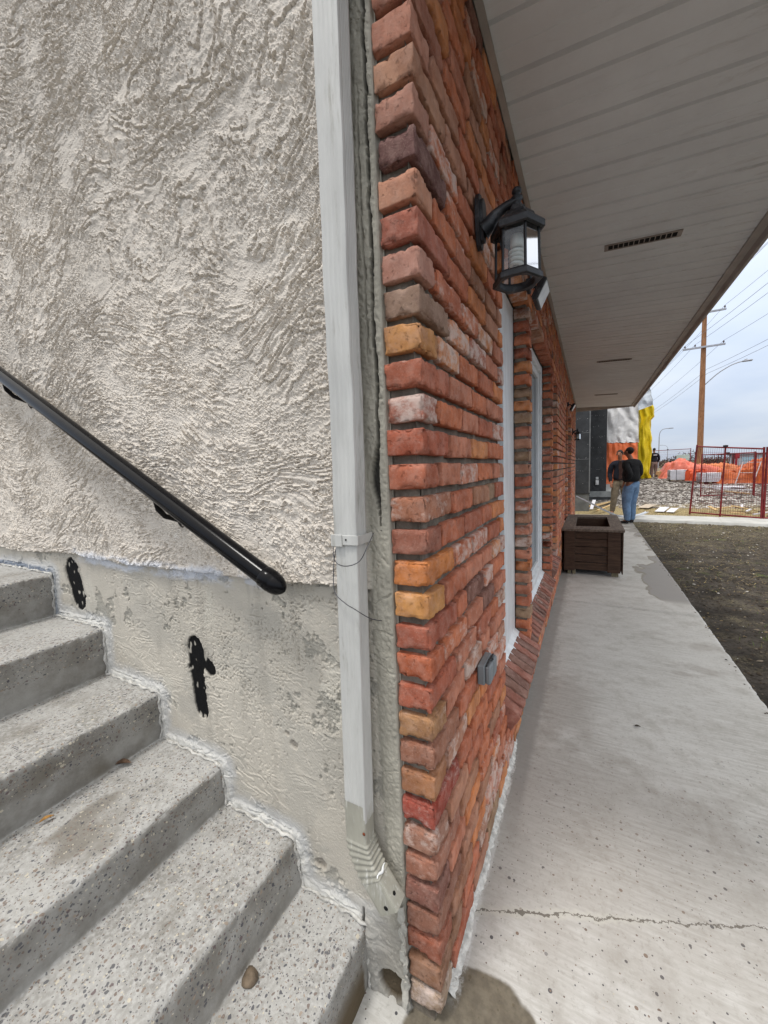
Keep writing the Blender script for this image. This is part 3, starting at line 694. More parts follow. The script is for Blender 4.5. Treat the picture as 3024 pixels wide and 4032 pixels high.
def desat(c, k=.80, g=1.08):
    m = sum(c)/3; return tuple(min(255, (m+(x-m)*k)*g*w) for x, w in zip(c, (1.02, 1.05, .97)))
def bcol():
    t = rng.random()*sum(w for _, w in PALB)
    for c, w in PALB:
        t -= w
        if t <= 0: break
    j = 1+(rng.random()-.5)*.14
    c = desat(c); return tuple(x*j for x in srgb(*c))
CORNER = {-6: (165, 92, 76), -5: (150, 85, 75), -4: (170, 100, 84), -3: (160, 90, 75), -2: (172, 100, 88), -1: (150, 90, 80), 0: (165, 98, 84),
 1: (180, 112, 98), 2: (170, 114, 96), 3: (166, 108, 98), 4: (104, 66, 68), 5: (182, 118, 100), 6: (166, 88, 76), 7: (176, 116, 108), 8: (138, 104, 94), 9: (184, 118, 72),
 10: (168, 86, 68), 11: (166, 88, 74), 12: (168, 80, 62), 13: (170, 86, 66), 14: (160, 94, 74), 15: (152, 86, 74), 16: (194, 106, 54), 17: (196, 126, 72),
 18: (162, 78, 62), 19: (180, 86, 58), 20: (164, 78, 60), 21: (160, 108, 76), 22: (146, 88, 72), 23: (158, 98, 68), 24: (150, 56, 46), 25: (148, 94, 80), 26: (150, 90, 76),
 27: (126, 74, 68), 28: (134, 82, 70), 29: (146, 76, 60), 30: (138, 92, 74), 31: (150, 120, 106)}
CEFF = {4: .35, 8: .3, 10: .45, 11: .95, 14: .7, 16: .3, 17: .5, 21: .6, 24: .65, 25: .8, 26: .6, 31: .95}
CLEN = {12: .163, 13: .087, 14: .178, 15: .09, 16: .19, 17: .10, 18: .20, 9: .10, 10: .18, 11: .09, 8: .19, 7: .09, 6: .19, 5: .09, 4: .19, 3: .085, 2: .19, 1: .10}
def interval_minus(a, b, cuts):
    out = [(a, b)]
    for c, d in cuts:
        nxt = []
        for (p, q) in out:
            if d <= p or c >= q: nxt.append((p, q)); continue
            if c > p: nxt.append((p, c))
            if d < q: nxt.append((d, q))
        out = nxt
    return [(p, q) for p, q in out if q-p > .02]
YEND = 9.68
for k in range(-6, 32):
    zb = 1.43-CH*(k-12)
    z0, z1 = zb+.001, zb+.001+BH
    if z0 > 2.735: continue
    z1 = min(z1, 2.75)
    cuts = [(a, b_) for a, b_, zt, zs in OPEN if z0 < zt-.02 and z1 > zs-.055]
    spans = interval_minus(0, YEND, cuts)
    for (a, b_) in spans:
        y = a; first = True
        L0 = CLEN.get(k, .19 if k % 2 == 0 else .092)
        while y < b_-.005:
            if first: L = L0 if a == 0 else (.092 if k % 2 else .19)
            else: L = .185+rng.uniform(-.03, .012) if rng.random() < .8 else rng.uniform(.09, .14)
            g = .016 if y < 3 else .014
            e = min(y+L, b_)
            if b_-e < .06: e = b_
            if b_-e < .06+g and e < b_: e = b_
            lod = 0 if y < .85 else (1 if y < 3.3 else 2)
            jx = rng.uniform(-.0028, .0022); jz = rng.uniform(-.0015, .0015)
            cc = bcol(); ef = min(1, max(0, rng.gauss(.42, .26)))
            if y < .9 and rng.random() < .12: ef = .98
            x0 = -.0875+rng.uniform(-.002, .004) if y == 0 else -.088
            if y == 0:
                cc = srgb(*desat(CORNER.get(k, (165, 90, 72)), .80, 1.08)); ef = CEFF.get(k, .38); jx *= .6
            BK.add(x0, jx, y+(rng.uniform(-.003, .002) if y == 0 else 0), e, z0+jz, z1+jz, cc, ef, lod, chip=1.9 if y == 0 else 1.2)
            y = e+g; first = False
# sloping rowlock sills
def sillrow(ya, yb, xo, zo, xi, zi, lod, th=.088, g=.014, w=.058):
    n = max(1, int(round((yb-ya+g)/(w+g)))); pw = (yb-ya+g)/n-g
    ang = math.atan2(zi-zo, xo-xi); c, s = math.cos(ang), math.sin(ang); L = math.hypot(xo-xi, zi-zo)
    R3 = np.array([[c, 0, s], [0, 1, 0], [-s, 0, c]])
    for i in range(n):
        y0 = ya+i*(pw+g)
        cx, cz = (xo+xi)/2-s*th/2, (zo+zi)/2-c*th/2
        base = srgb(*rng.choice([(156, 104, 90), (140, 106, 94), (166, 112, 98), (132, 100, 90), (150, 92, 76)]))
        BK.add(cx-L/2, cx+L/2, y0, y0+pw, cz-th/2, cz+th/2, base, rng.uniform(.1, .7), lod, R3)
sillrow(.870, 1.622, .062, .318, -.062, .390, 0, g=.011, w=.063)
sillrow(1.70, 3.165, .040, .305, -.062, .380, 1)
sillrow(3.20, 3.86, .045, .375, -.062, .430, 1)
sillrow(5.36, 5.94, .03, .27, -.06, .31, 2); sillrow(6.06, 7.29, .03, .27, -.06, .31, 2)
H(BK.build('brickwork', M['brick']))
# mortar backing (recessed joints)
def build_mortar():
    xm = -.0215
    b = MB()
    def cell(y0, y1, z0, z1): b.box(-.082, xm, y0, y1, z0, z1)
    # columns between the openings, full height blocks above and below
    edges = [1.6]
    ys = [0.95]
    cols = [(1.628+.014, 1.745-.014), (3.165+.014, 3.27-.014), (3.80+.014, 5.35-.014), (5.95+.014, 6.05-.014), (7.30+.014, YEND)]
    for (a, c) in cols: cell(a, c, -.1, 2.76)
    for (a, c, zt, zs) in OPEN:
        cell(a-.014, c+.014, zt+.012, 2.76); cell(a-.014, c+.014, -.1, zs-.12)
    b.box(-.21, -.082, .0+.03, YEND, 2.33, 2.76)
    o = b.build('mortar', M['mortar']); H(o)
    # near piece with real relief on the front and the corner return
    def sheet(n1, n2, f):
        u = np.linspace(0, 1, n1); v = np.linspace(0, 1, n2); U, Vv = np.meshgrid(u, v, indexing='ij'); return f(U, Vv), gridfaces(n1, n2)
    def front(U, Vv):
        Y = .010+U*(.848-.010); Z = -.1+Vv*2.86
        d = .0035*fbm(Y*40, Z*40, 0, 90, 4, .6)+.0025*fbm(Y*12, Z*12, 0, 91, 3)+.006*sst(.16, .4, fbm(Y*16, Z*16, 0, 92, 3))
        return np.stack([xm+d, Y, Z], -1).reshape(-1, 3)
    def ret(U, Vv):
        X = -.086+U*(.086+xm); Z = -.1+Vv*2.86
        d = .0035*fbm(X*40+7, Z*40, 0, 93, 4, .6)+.0025*fbm(X*12, Z*12, 0, 94, 3)
        low = sst(.16, .06, Z)*.011
        return np.stack([X, .0185-d-low, Z], -1).reshape(-1, 3)
    V1, F1 = sheet(150, 480, front); V2, F2 = sheet(18, 480, ret)
    V = np.concatenate([V1, V2]); Fc = np.concatenate([F1, F2[:, ::-1]+len(V1)])
    H(link('raked_mortar', npmesh('raked_mortar', V, Fc), M['mortar']))
    b = MB(); b.box(-.082, xm-.012, .03, .848, -.1, 2.76); H(b.build('mortar', M['mortar']))
build_mortar()
# ---- dark rooms behind the windows
b = MB(); b.box(-.9, -.86, .1, 9.6, 0, 2.8); b.box(-.86, -.1, .1, 9.6, -.05, 0.0); b.box(-.86, -.2, .1, 9.6, 2.62, 2.66)
for y in (.1, 1.66, 3.2, 5.0, 9.58): b.box(-.86, -.16, y, y+.04, 0, 2.62)
H(b.build('interior', simple('interior_wall', srgb(120, 118, 112), 0.9, 0.1, 3, 0.05)))

def window(y0, y1, z0, z1, fw=.055, sash=True, silldrop=.03):
    f = MB(); x0, x1 = -.150, -.088
    f.box(x0, x1, y0+.002, y0+fw, z0, z1, bev=.004); f.box(x0, x1, y1-fw, y1-.003, z0, z1, bev=.004)
    f.box(x0, x1-.001, y0+fw, y1-fw, z1-fw, z1-.004, bev=.004); f.box(x0, x1-.001, y0+fw, y1-fw, z0+.004, z0+fw, bev=.004)
    fo = H(f.build('window_frame', M['white']))
    if sash:
        g = MB(); a, c = y0+fw+.003, y1-fw-.003; p, q = z0+fw+.003, z1-fw-.003; xa, xb = x0+.004, x1-.022
        g.box(xa, xb, a, a+.045, p, q, bev=.004); g.box(xa, xb, c-.045, c, p, q, bev=.004)
        g.box(xa, xb-.001, a+.045, c-.045, p, p+.05, bev=.004); g.box(xa, xb-.001, a+.045, c-.045, q-.05, q, bev=.004)
        go = g.build('sash', M['white'], fo); a += .045; c -= .045; p += .05; q -= .05
    else:
        a, c, p, q = y0+fw, y1-fw, z0+fw, z1-fw
    g = MB(); g.box(x0+.012, x0+.018, a, c, p, q); g.build('pane', M['pane'], fo)
    s = MB(); s.prism([(x0, z0-.03), (x0, z0+.004), (x1, z0+.002), (-.048, z0-silldrop), (-.048, z0-silldrop-.012), (x1-.01, z0-.03)], 1, y0+.006, y1-.006)
    s.build('metal_sill', M['white'], fo)
    return fo
window(.862, 1.63, .405, 2.300, fw=.30, sash=False)
window(1.745, 3.165, .392, 2.300, fw=.06)
window(3.27, 3.80, .44, 2.225); window(5.35, 5.95, .31, 2.225); window(6.05, 7.30, .31, 2.225)

# ---- soffit with V grooves, fascia, vents
def build_soffit():
    P = []; y = -.15; per = .305
    while y < 9.78:
        for (dy, w, dp) in ((.0, .022, .015), (.112, .018, .012), (.213, .010, .003)):
            yy = y+dy
            P += [(yy, 0), (yy+w*.25, dp), (yy+w*.75, dp), (yy+w, 0)]
        y += per
    P = [(a, b_) for a, b_ in P if a < 9.80]+[(9.80, 0)]
    pr = np.array(P); xs = np.linspace(0.012, 1.132, 40)
    Yy = np.repeat(pr[None, :, 0], len(xs), 0); Zz = np.repeat(pr[None, :, 1], len(xs), 0); Xx = np.repeat(xs[:, None], len(pr), 1)
    Zz = Zz+2.76-.075*Xx/1.13+.0022*noise(Xx*3, Yy*2.2, 0, 101)
    V = np.stack([Xx, Yy, Zz], -1).reshape(-1, 3)
    H(link('soffit', npmesh('soffit', V, gridfaces(len(xs), len(pr)), False), M['soffit']))
    b = MB(); b.prism([(0.0, 2.738), (.022, 2.738), (.022, 2.747), (.004, 2.775), (0, 2.775)], 1, -.15, 9.78); H(b.build('wall_trim', M['fascia']))
    b = MB(); b.prism([(1.122, 2.672), (1.165, 2.669), (1.178, 2.640), (1.196, 2.640), (1.200, 2.80), (1.19, 2.80), (1.186, 2.655), (1.17, 2.690), (1.122, 2.692)], 1, -.2, 9.82)
    b.box(0, 1.19, 9.80, 9.82, 2.66, 2.95); b.box(0, 1.19, -.20, -.17, 2.66, 2.95)
    H(b.build('fascia', M['fascia']))
build_soffit()
def vent(yc, sk):
    root = MB(); x0, x1, w = .376, .768, .072
    for (a, c, p, q) in ((x0, x1, -w/2, -w/2+.008), (x0, x1, w/2-.008, w/2), (x0, x0+.022, -w/2+.008, w/2-.008), (x1-.022, x1, -w/2+.008, w/2-.008)):
        root.box(a, c, p, q, -.006, -.0005)
    n = 13
    for i in range(1, n):
        x = x0+.022+(x1-x0-.044)*i/n
        root.box(x-.0022, x+.0022, -w/2+.008, w/2-.008, -.006, -.002)
    T = Matrix.Translation((0, yc, 2.7635-.003)) @ Matrix.Rotation(.0663, 4, 'Y')
    T = Matrix.Translation((0, yc, 2.7585)) @ Matrix.Rotation(math.atan(.075/1.13), 4, 'Y') @ Matrix.Rotation(0, 4, 'Z')
    root.v = [tuple(T @ Vector(v)) for v in root.v]
    o = H(root.build('soffit_vent', M['vent']))
    d = MB(); d.box(x0+.02, x1-.02, -w/2+.006, w/2-.006, -.0018, -.0004); d.v = [tuple(T @ Vector(v)) for v in d.v]
    d.build('opening', M['dark'], o)  # flat black plate, shade of a recess put into colour; soffit is uncut
vent(2.16, 0); vent(5.21, 0); vent(7.98, 0)

# ------------------------------------------------------------------ stairs
def build_stairs():
    pts = []
    prof = [(-3.4, 1.015)]
    seq = []
    for i, (n, q) in enumerate(zip(NOS, BOT)):
        seq.append((n, .016)); seq.append((q, .010))
    out = [np.array(prof[0])]
    allp = [np.array(prof[0])]+[np.array(p) for p, _ in seq]+[np.array((-.211, -.10))]
    rad = [0]+[r for _, r in seq]+[0]
    for i in range(1, len(allp)-1):
        a, p, c = allp[i-1], allp[i], allp[i+1]
        da, dc = (a-p)/np.linalg.norm(a-p), (c-p)/np.linalg.norm(c-p); r = rad[i]
        s0, s1 = p+da*r, p+dc*r
        for t in np.linspace(0, 1, 6): out.append((1-t)**2*s0+2*t*(1-t)*p+t*t*s1)
    out.append(allp[-1]); dense = [out[0]]
    for a, c in zip(out[:-1], out[1:]):
        n = max(1, int(np.ceil(np.linalg.norm(c-a)/(.0065 if a[0] > -2.2 else .05))))
        for k in range(1, n+1): dense.append(a+(c-a)*k/n)
    P = np.array(dense); T = np.gradient(P, axis=0); T /= np.linalg.norm(T, axis=1, keepdims=True); N = np.stack([-T[:, 1], T[:, 0]], 1)
    ys = seg((-1.5, -.85, .05), (-.85, -.0, .0065)); A = np.arange(len(P))*.0065
    Yy = np.repeat(ys[None, :], len(P), 0); Px = np.repeat(P[:, 0:1], len(ys), 1); Pz = np.repeat(P[:, 1:2], len(ys), 1)
    d = .0030*fbm(Px*4, Yy*4, Pz*4, 110, 3)+.0016*fbm(Px*22, Yy*22, Pz*22, 111, 3, .6)+.0010*noise(Px*85, Yy*85, Pz*85, 112)
    # chipped nosings
    nd = np.full(Px.shape, 9.0)
    for n_ in NOS: nd = np.minimum(nd, np.hypot(Px-n_[0], Pz-n_[1]))
    d = d-.012*np.exp(-nd/.014)*sst(-.05, .35, fbm(Px*9, Yy*16, Pz*9, 113, 4, .6))
    X = Px+N[:, 0:1]*d; Z = Pz+N[:, 1:2]*d
    top = np.abs(N[:, 1:2]) > .6; ex = np.where(top, sst(.30, .10, nd), sst(.13, .07, nd)); ex = np.repeat(ex.reshape(-1, 1), 3, 1)
    V = np.stack([X, Yy, Z], -1).reshape(-1, 3)
    root = empty('concrete_staircase', (-1.0, -.7, 0), 0, 'pebbly grey concrete steps climbing left against the stucco wall', 'staircase')
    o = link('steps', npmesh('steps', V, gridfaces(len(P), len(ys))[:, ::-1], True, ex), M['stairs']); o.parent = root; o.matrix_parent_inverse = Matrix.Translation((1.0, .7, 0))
    # side skirt toward the camera
    s = MB(); poly = [(-3.4, -.1)]+[tuple(p) for p in allp]; s.prism(poly, 1, -1.52, -1.499)
    o = s.build('side', M['stairs'], root); o.matrix_parent_inverse = Matrix.Translation((1.0, .7, 0))
    # lumpy sealant bead along the wall
    path = []
    for a, c in zip(STAIR[:-1], STAIR[1:]):
        a, c = np.array(a), np.array(c); n = max(2, int(np.linalg.norm(c-a)/.007))
        for t in np.linspace(0, 1, n, endpoint=False): path.append(a+(c-a)*t)
    path = np.array(path); path = path[path[:, 0] > -2.5]
    t = np.arange(len(path))*.007; wob = np.stack([fbm(t*18, t*0, 0, 120), fbm(t*18, t*0+5, 0, 121)], 1)*.007
    rr = (.0045+.0045*fbm(t*25, t*0+2, 0, 122, 4, .65)).clip(.0015, .014)
    tn = np.gradient(path, axis=0); tn /= np.linalg.norm(tn, axis=1, keepdims=True); nn = np.stack([-tn[:, 1], tn[:, 0]], 1)
    for i in range(6):  # soften the corners
        nn[1:-1] = (nn[:-2]+nn[1:-1]*2+nn[2:])/4
    path2 = path+wob+nn*.004; ps = [(p[0], -.008+.003*math.sin(i*.7), p[1]) for i, p in enumerate(path2)]
    b = MB(); b.tube(ps, [float(r) for r in rr], 9)
    Vv = np.array(b.v); Vv += (np.stack([noise(Vv[:, 0]*90, Vv[:, 1]*90, Vv[:, 2]*90, 130+i) for i in range(3)], 1))*.0035
    b.v = [tuple(v) for v in Vv]
    o = b.build('sealant_bead', M['caulk'], root); o.matrix_parent_inverse = Matrix.Translation((1.0, .7, 0))
build_stairs()

# ------------------------------------------------------------------ handrail
def handrail():
    A, B_ = Vector((-.380, -.085, 1.138)), Vector((-2.75, -.085, 2.355)); d = (B_-A).normalized()
    root = empty('handrail', (-1.2, -.085, 1.5), 0, 'glossy black tube handrail sloping down across the grey stucco above the steps', 'handrail')
    T = Matrix.Translation((1.2, .085, -1.5))
    def P(o): o.matrix_parent_inverse = T; return o
    b = MB(); b.tube([A, A+d*.6, A+d*1.3, B_], .0248, 32); P(b.build('rail', M['black'], root))
    c = MB(); q = Vector((0, 0, 1)).rotation_difference(-d).to_matrix().to_4x4()
    prof = [(r_*1.15, z_*1.05) for r_, z_ in [(.0222, -.030), (.0236, -.027), (.0236, -.002), (.0225, 0), (.0228, .006), (.021, .016), (.0165, .027), (.010, .035), (.004, .039), (.0003, .040)]]
    c.lathe(prof, A, 28, q); P(c.build('end_cap', M['black'], root))
    for t in (.50, 1.53):
        p = A+d*t-Vector((0, 0, .005)); m = MB()
        pts = [p+Vector((.0, .0, -.020)), p+Vector((.002, .003, -.045)), p+Vector((.004, .020, -.068)), p+Vector((.006, .055, -.082)), p+Vector((.006, .078, -.084))]
        m.tube(pts, [.009, .0085, .008, .008, .008], 12)
        m.lathe([(.031, 0), (.031, .005), (.022, .011), (.012, .016)], p+Vector((.006, .080, -.084)), 20, Matrix.Rotation(math.pi/2, 4, 'X'))
        m.tube([p-d*.032+Vector((0, 0, -.0212)), p+d*.032+Vector((0, 0, -.0212))], .007, 10)
        P(m.build('wall_bracket', M['black'], root))
        h = MB(); h.tube([p+Vector((.022, .074, -.100)), p+Vector((.022, .062, -.100))], .005, 8); P(h.build('screw', M['vent'], root))
handrail()

# ------------------------------------------------------------------ downspout
def spout_section(w=.062, dp=.046, rib=True):
    """outline with shallow ribs on the faces, centred on x, back at +y"""
    pts = []
    def line(a, b, nrib):
        a, b = Vector(a), Vector(b); t = (b-a).normalized(); nv = Vector((t.y, -t.x)); L = (b-a).length
        k = nrib*4
        for i in range(k):
            ph = (i % 4); off = .0013 if (rib and ph in (1, 2)) else 0
            p = a+t*(L*(.08+.84*(i+.5)/k))-nv*off; pts.append((p.x, p.y))
    c = .005
    pts_ = []
    corners = [(-w/2, -dp/2), (w/2, -dp/2), (w/2, dp/2), (-w/2, dp/2)]
    for i in range(4):
        a = Vector(corners[i]); b = Vector(corners[(i+1) % 4]); t = (b-a).normalized(); z = Vector(corners[i-1])
        t0 = (a-z).normalized(); pts.append(tuple(a-t0*c)); pts.append(tuple(a-t0*c*.3+t*c*.3)); pts.append(tuple(a+t*c))
        line(a+t*c, b-t*c, 5 if i in (1, 3) else 4)
    return pts
def loft(sec, frames, jit=None):
    b = MB(); n = len(sec); V = []
    for (T, sc) in frames:
        for (x, y) in sec: V.append(T @ Vector((x*sc, y*sc, 0)))
    Fs = []
    for i in range(len(frames)-1):
        for k in range(n): Fs.append((i*n+k, i*n+(k+1) % n, (i+1)*n+(k+1) % n, (i+1)*n+k))
    b.add(V, Fs, True); return b
def autosmooth(o, ang=35):
    me = o.data; bm = bmesh.new(); bm.from_mesh(me)
    for e in bm.edges:
        e.smooth = len(e.link_faces) == 2 and e.calc_face_angle(0) < R(ang)
    for f in bm.faces: f.smooth = True
    bm.to_mesh(me); bm.free(); return o
def downspout():
    root = empty('downspout', (-.17, -.05, .4), 0, 'pale grey ribbed aluminium downspout on the stucco beside the brick corner', 'downspout')
    T = Matrix.Translation((.17, .05, -.4))
    def P(o): o.matrix_parent_inverse = T; return o
    def cx(z): return -.1535-.0165*(2.4-z)/1.2 if z > 1.2 else -.170-.0150*(1.2-z)/.65
    fr = []
    for z in np.linspace(3.4, 1.243, 60):
        fr.append((Matrix.Translation((cx(z)+.0009*math.sin(z*13+1)+.0005*math.sin(z*37), -.0435+.0012*math.sin(z*9)+.0005*math.sin(z*41), z)), 1.0))
    P(autosmooth(loft(spout_section(), fr).build('upper_pipe', M['spout'], root)))
    fr = []
    for z in np.linspace(1.30, .556, 40): fr.append((Matrix.Translation((cx(z)-.001, -.0430, z)), .965))
    P(autosmooth(loft(spout_section(), fr).build('lower_pipe', M['spout'], root)))
    # strap with its folded tab
    s = MB(); z0, z1 = 1.240, 1.262
    c = cx(1.25); w = .0665; s.box(c-w/2, c+w/2, -.0705, -.0680, z0, z1, bev=.0007); s.box(c+w/2-.001, c+w/2+.0015, -.0700, -.006, z0+.001, z1-.001); s.box(c-w/2-.0015, c-w/2+.001, -.0700, -.006, z0+.001, z1-.001)
    s.box(c-w/2-.002, c-.006, -.0735, -.0706, z0-.004, z1+.001, bev=.0008)
    P(s.build('strap', M['spout'], root))
    k = MB(); k.lathe([(.0022, 0), (.0022, .0015), (.0001, .0018)], (c+.004, -.0706, 1.252), 8, Matrix.Rotation(math.pi/2, 4, 'X')); P(k.build('rivet', M['dark'], root))
    # elbow: plain sleeve, ribbed bend toward the bricks, square mouth
    fr = []; x0 = cx(.55)-.001
    for z in np.linspace(.600, .500, 6): fr.append((Matrix.Translation((x0, -.0435, z)), .955))
    ang = R(38); n = 62; Rr = .125; wv = 7
    base = Matrix.Translation((x0, -.0665, .500))
    for i in range(1, n+1):
        a = ang*i/n; ripple = .955+.105*(.5-.5*math.cos(2*math.pi*wv*i/n))
        px = Rr*(1-math.cos(a)); pz = -Rr*math.sin(a)
        fr.append((Matrix.Translation((x0+px+.016*i/n, -.0435-.003*i/n, .500+pz-.018*i/n)) @ Matrix.Rotation(-a, 4, 'Y'), ripple))
    e = loft(spout_section(rib=False), fr); P(autosmooth(e.build('elbow', M['elbow'], root), 60))
    last = fr[-1][0]; fr2 = []
    for t in np.linspace(-.004, .070, 8): fr2.append((last @ Matrix.Translation((0, 0, -t)), .99))
    m = loft(spout_section(rib=False), fr2); o = P(autosmooth(m.build('mouth', M['elbow'], root)))
    inn = loft(spout_section(rib=False), [(f[0], .95) for f in fr2]); P(inn.build('mouth_shade', M['dark'], root))  # near-black inner shell, the shade inside the mouth put into colour
    h = MB(); q = last @ Matrix.Translation((.0311, -.004, -.042)) @ Matrix.Rotation(math.pi/2, 4, 'Y')
    h.lathe([(.0045, 0), (.0045, .001), (.0001, .0011)], (0, 0, 0), 10, q); P(h.build('screw_hole', M['dark'], root)); h = MB()
    q = last @ Matrix.Translation((.004, -.0232, -.055)) @ Matrix.Rotation(math.pi/2, 4, 'X'); h.lathe([(.0055, 0), (.0055, .001), (.0001, .0011)], (0, 0, 0), 10, q); P(h.build('screw_hole', M['dark'], root))
    # smears of white sealant on the bend
    for (dz, yy, ln, wd) in ((.012, -.004, .040, .006),):
        w_ = MB(); f = last @ Matrix.Translation((.0305, 0, dz)); pts = [f @ Vector((.0008, yy-ln/2+ln*t, .003*math.sin(t*9))) for t in np.linspace(0, 1, 9)]
        w_.tube(pts, [wd*(.3+.7*math.sin(math.pi*min(max(t, .05), .95)))*.6 for t in np.linspace(0, 1, 9)], 8); P(w_.build('sealant_smear', simple('sealant_white', srgb(232, 234, 234), .5, .05, 20, .3, .002), root))
    r = MB(); r.lathe([(.004, 0), (.004, .0012), (.0001, .002)], (x0+.026, -.0668, .532), 8, Matrix.Rotation(math.pi/2, 4, 'X')); P(r.build('rusty_screw', simple('rust', srgb(120, 60, 36), .8, .2, 60, .3), root))
downspout()
wire = simple('old_steel_wire', srgb(84, 84, 88), 0.45, 0.2, 60, 0.1, metal=0.6)
b = MB()
def arcp(pts, n=10):
    pts = [Vector(p) for p in pts]; out = []
    for i in range(len(pts)-1):
        p0, p1, p2, p3 = pts[max(i-1, 0)], pts[i], pts[i+1], pts[min(i+2, len(pts)-1)]
        for k in range(n):
            t = k/n; out.append(.5*((2*p1)+(-p0+p2)*t+(2*p0-5*p1+4*p2-p3)*t*t+(-p0+3*p1-3*p2+p3)*t*t*t))
    out.append(pts[-1]); return out
b.tube(arcp([(-.205, -.012, 1.290), (-.213, -.030, 1.255), (-.212, -.055, 1.228), (-.190, -.080, 1.203), (-.160, -.084, 1.196), (-.128, -.078, 1.208), (-.117, -.060, 1.238), (-.122, -.02, 1.262)]), .0011, 6)
b.tube(arcp([(-.213, -.012, 1.275), (-.220, -.035, 1.22), (-.216, -.055, 1.165), (-.200, -.074, 1.128), (-.170, -.078, 1.108), (-.150, -.076, 1.098), (-.120, -.060, 1.075), (-.103, -.035, 1.062)]), .0011, 6)
tag(b.build('loose_wire', wire), 'thin bent wire looped around the downspout just under its strap', 'wire')

# ------------------------------------------------------------------ wall lanterns
def hexring(b, r0, z0, r1, z1, rot=0.0):
    V = [Vector((r0*math.cos(rot+k*math.pi/3), r0*math.sin(rot+k*math.pi/3), z0)) for k in range(6)]+[Vector((r1*math.cos(rot+k*math.pi/3), r1*math.sin(rot+k*math.pi/3), z1)) for k in range(6)]
    b.add(V, [(k, (k+1) % 6, (k+1) % 6+6, k+6) for k in range(6)]); return b
def lantern(loc, label):
    root = empty('wall_lantern', loc, 0, label, 'wall lamp', 'lanterns on the brick wall')
    lb = M['lampblack']; ax = .113; rot = R(0)
    # coordinates local: x out of the wall, z relative to the plate centre
    p = MB()
    pr = [(-.033, -.088), (-.012, -.104), (.012, -.104), (.033, -.06), (.034, .04), (.030, .066), (.018, .084), (0, .088), (-.018, .084), (-.030, .066), (-.034, .04), (-.033, -.06)]
    pr = [(-.016, -.092), (0, -.100), (.016, -.092), (.026, -.05), (.031, .03), (.030, .055), (.021, .075), (0, .083), (-.021, .075), (-.030, .055), (-.031, .03), (-.026, -.05)]
    pr = [(a*1.05, c*.84+.008) for a, c in pr]; p.prism(pr, 0, 0.0, .012); p.prism([(a*.72, (c-.008)*.80+.008) for a, c in pr], 0, .012, .021)
    p.build('back_plate', lb, root)
    a = MB(); a.tube(arcp([(.016, 0, -.022), (.032, 0, -.012), (.048, 0, .004), (.068, 0, .016), (.090, 0, .024), (ax, 0, .027)], 7), [.012+.016*(1-i/35)**2 for i in range(36)], 12)
    a.build('arm', lb, root)
    f = MB(); f.lathe([(q[0], .010+(q[1]-.045)*.66) for q in [(.013, .045), (.014, .058), (.010, .066), (.016, .078), (.0165, .084), (.009, .092), (.0075, .096), (.012, .101), (.0135, .109), (.0125, .118), (.008, .124), (.0005, .126)]], (ax, 0, 0), 16); f.build('finial', lb, root)
    r = MB()
    for (r0, z0, r1, z1) in ((.018, .046, .022, .044), (.022, .044, .026, .030), (.026, .030, .046, .020), (.046, .020, .050, .010), (.050, .010, .073, -.008), (.073, -.008, .076, -.012), (.076, -.012, .076, -.028), (.076, -.028, .070, -.031), (.070, -.031, .060, -.026), (.060, -.026, .0, -.020)):
        hexring(r, r0, z0-.034, max(r1, .0005), z1-.034)
    r.v = [tuple(Vector(v)+Vector((ax, 0, 0))) for v in r.v]; r.build('roof', lb, root)
    fr = MB(); RT, RB = .059, .061; zt, zb = -.060, -.178
    for k in range(6):
        t = k*math.pi/3; fr.tube([(ax+RT*math.cos(t), RT*math.sin(t), zt), (ax+RB*math.cos(t), RB*math.sin(t), zb)], .0042, 6, smooth=False)
    fr.build('frame_bars', lb, root)
    g = MB()
    for k in range(6):
        t0, t1 = k*math.pi/3+.07, (k+1)*math.pi/3-.07
        q = [(ax+(RT-.002)*math.cos(t0), (RT-.002)*math.sin(t0), zt), (ax+(RT-.002)*math.cos(t1), (RT-.002)*math.sin(t1), zt), (ax+(RB-.002)*math.cos(t1), (RB-.002)*math.sin(t1), zb+.004), (ax+(RB-.002)*math.cos(t0), (RB-.002)*math.sin(t0), zb+.004)]
        g.add([Vector(v) for v in q], [(0, 1, 2, 3)])
    g.build('glass_panels', M['glass'], root, fix=False)
    # bottom ring: hexagon outside, round hole inside
    br = MB(); n = 48
    def hx(t, r): 
        m = (t % (math.pi/3))-math.pi/6; return r*math.cos(math.pi/6)/math.cos(m)
    V = []
    for (kind, rr, z) in (('h', .062, zb+.004), ('h', .070, zb-.004), ('h', .071, zb-.018), ('h', .066, zb-.021), ('c', .049, zb-.019), ('c', .049, zb-.006), ('c', .052, zb+.003)):
        for i in range(n):
            t = 2*math.pi*i/n; q = hx(t, rr) if kind == 'h' else rr; V.append(Vector((ax+q*math.cos(t), q*math.sin(t), z)))
    Fs = [(j*n+i, j*n+(i+1) % n, (j+1)*n+(i+1) % n, (j+1)*n+i) for j in range(6) for i in range(n)]+[(6*n+i, 6*n+(i+1) % n, (i+1) % n, i) for i in range(n)]
    br.add(V, Fs); br.build('bottom_ring', lb, root)
    bu = MB(); bu.lathe([(.006, -.060), (.017, -.066), (.019, -.082), (.019, -.094), (.015, -.100)], (ax, 0, 0), 18)
    pts = []
    for i in range(110):
        t = i/109; aa = t*2*math.pi*4.2; rr = .0175*(1-.35*max(0, t-.8)/.2); pts.append((ax+rr*math.cos(aa), rr*math.sin(aa), -.104-.046*t))
    bu.tube(pts, .0058, 8); bu.lathe([(.0, -.148), (.010, -.151), (.013, -.158), (.0, -.162)][::-1], (ax, 0, 0), 12)
    bu.build('bulb', M['bulb'], root)
    so_ = MB(); so_.tube([(ax, 0, -.054), (ax, 0, -.082)], .016, 14); so_.build('socket', M['dark'], root)
    return root
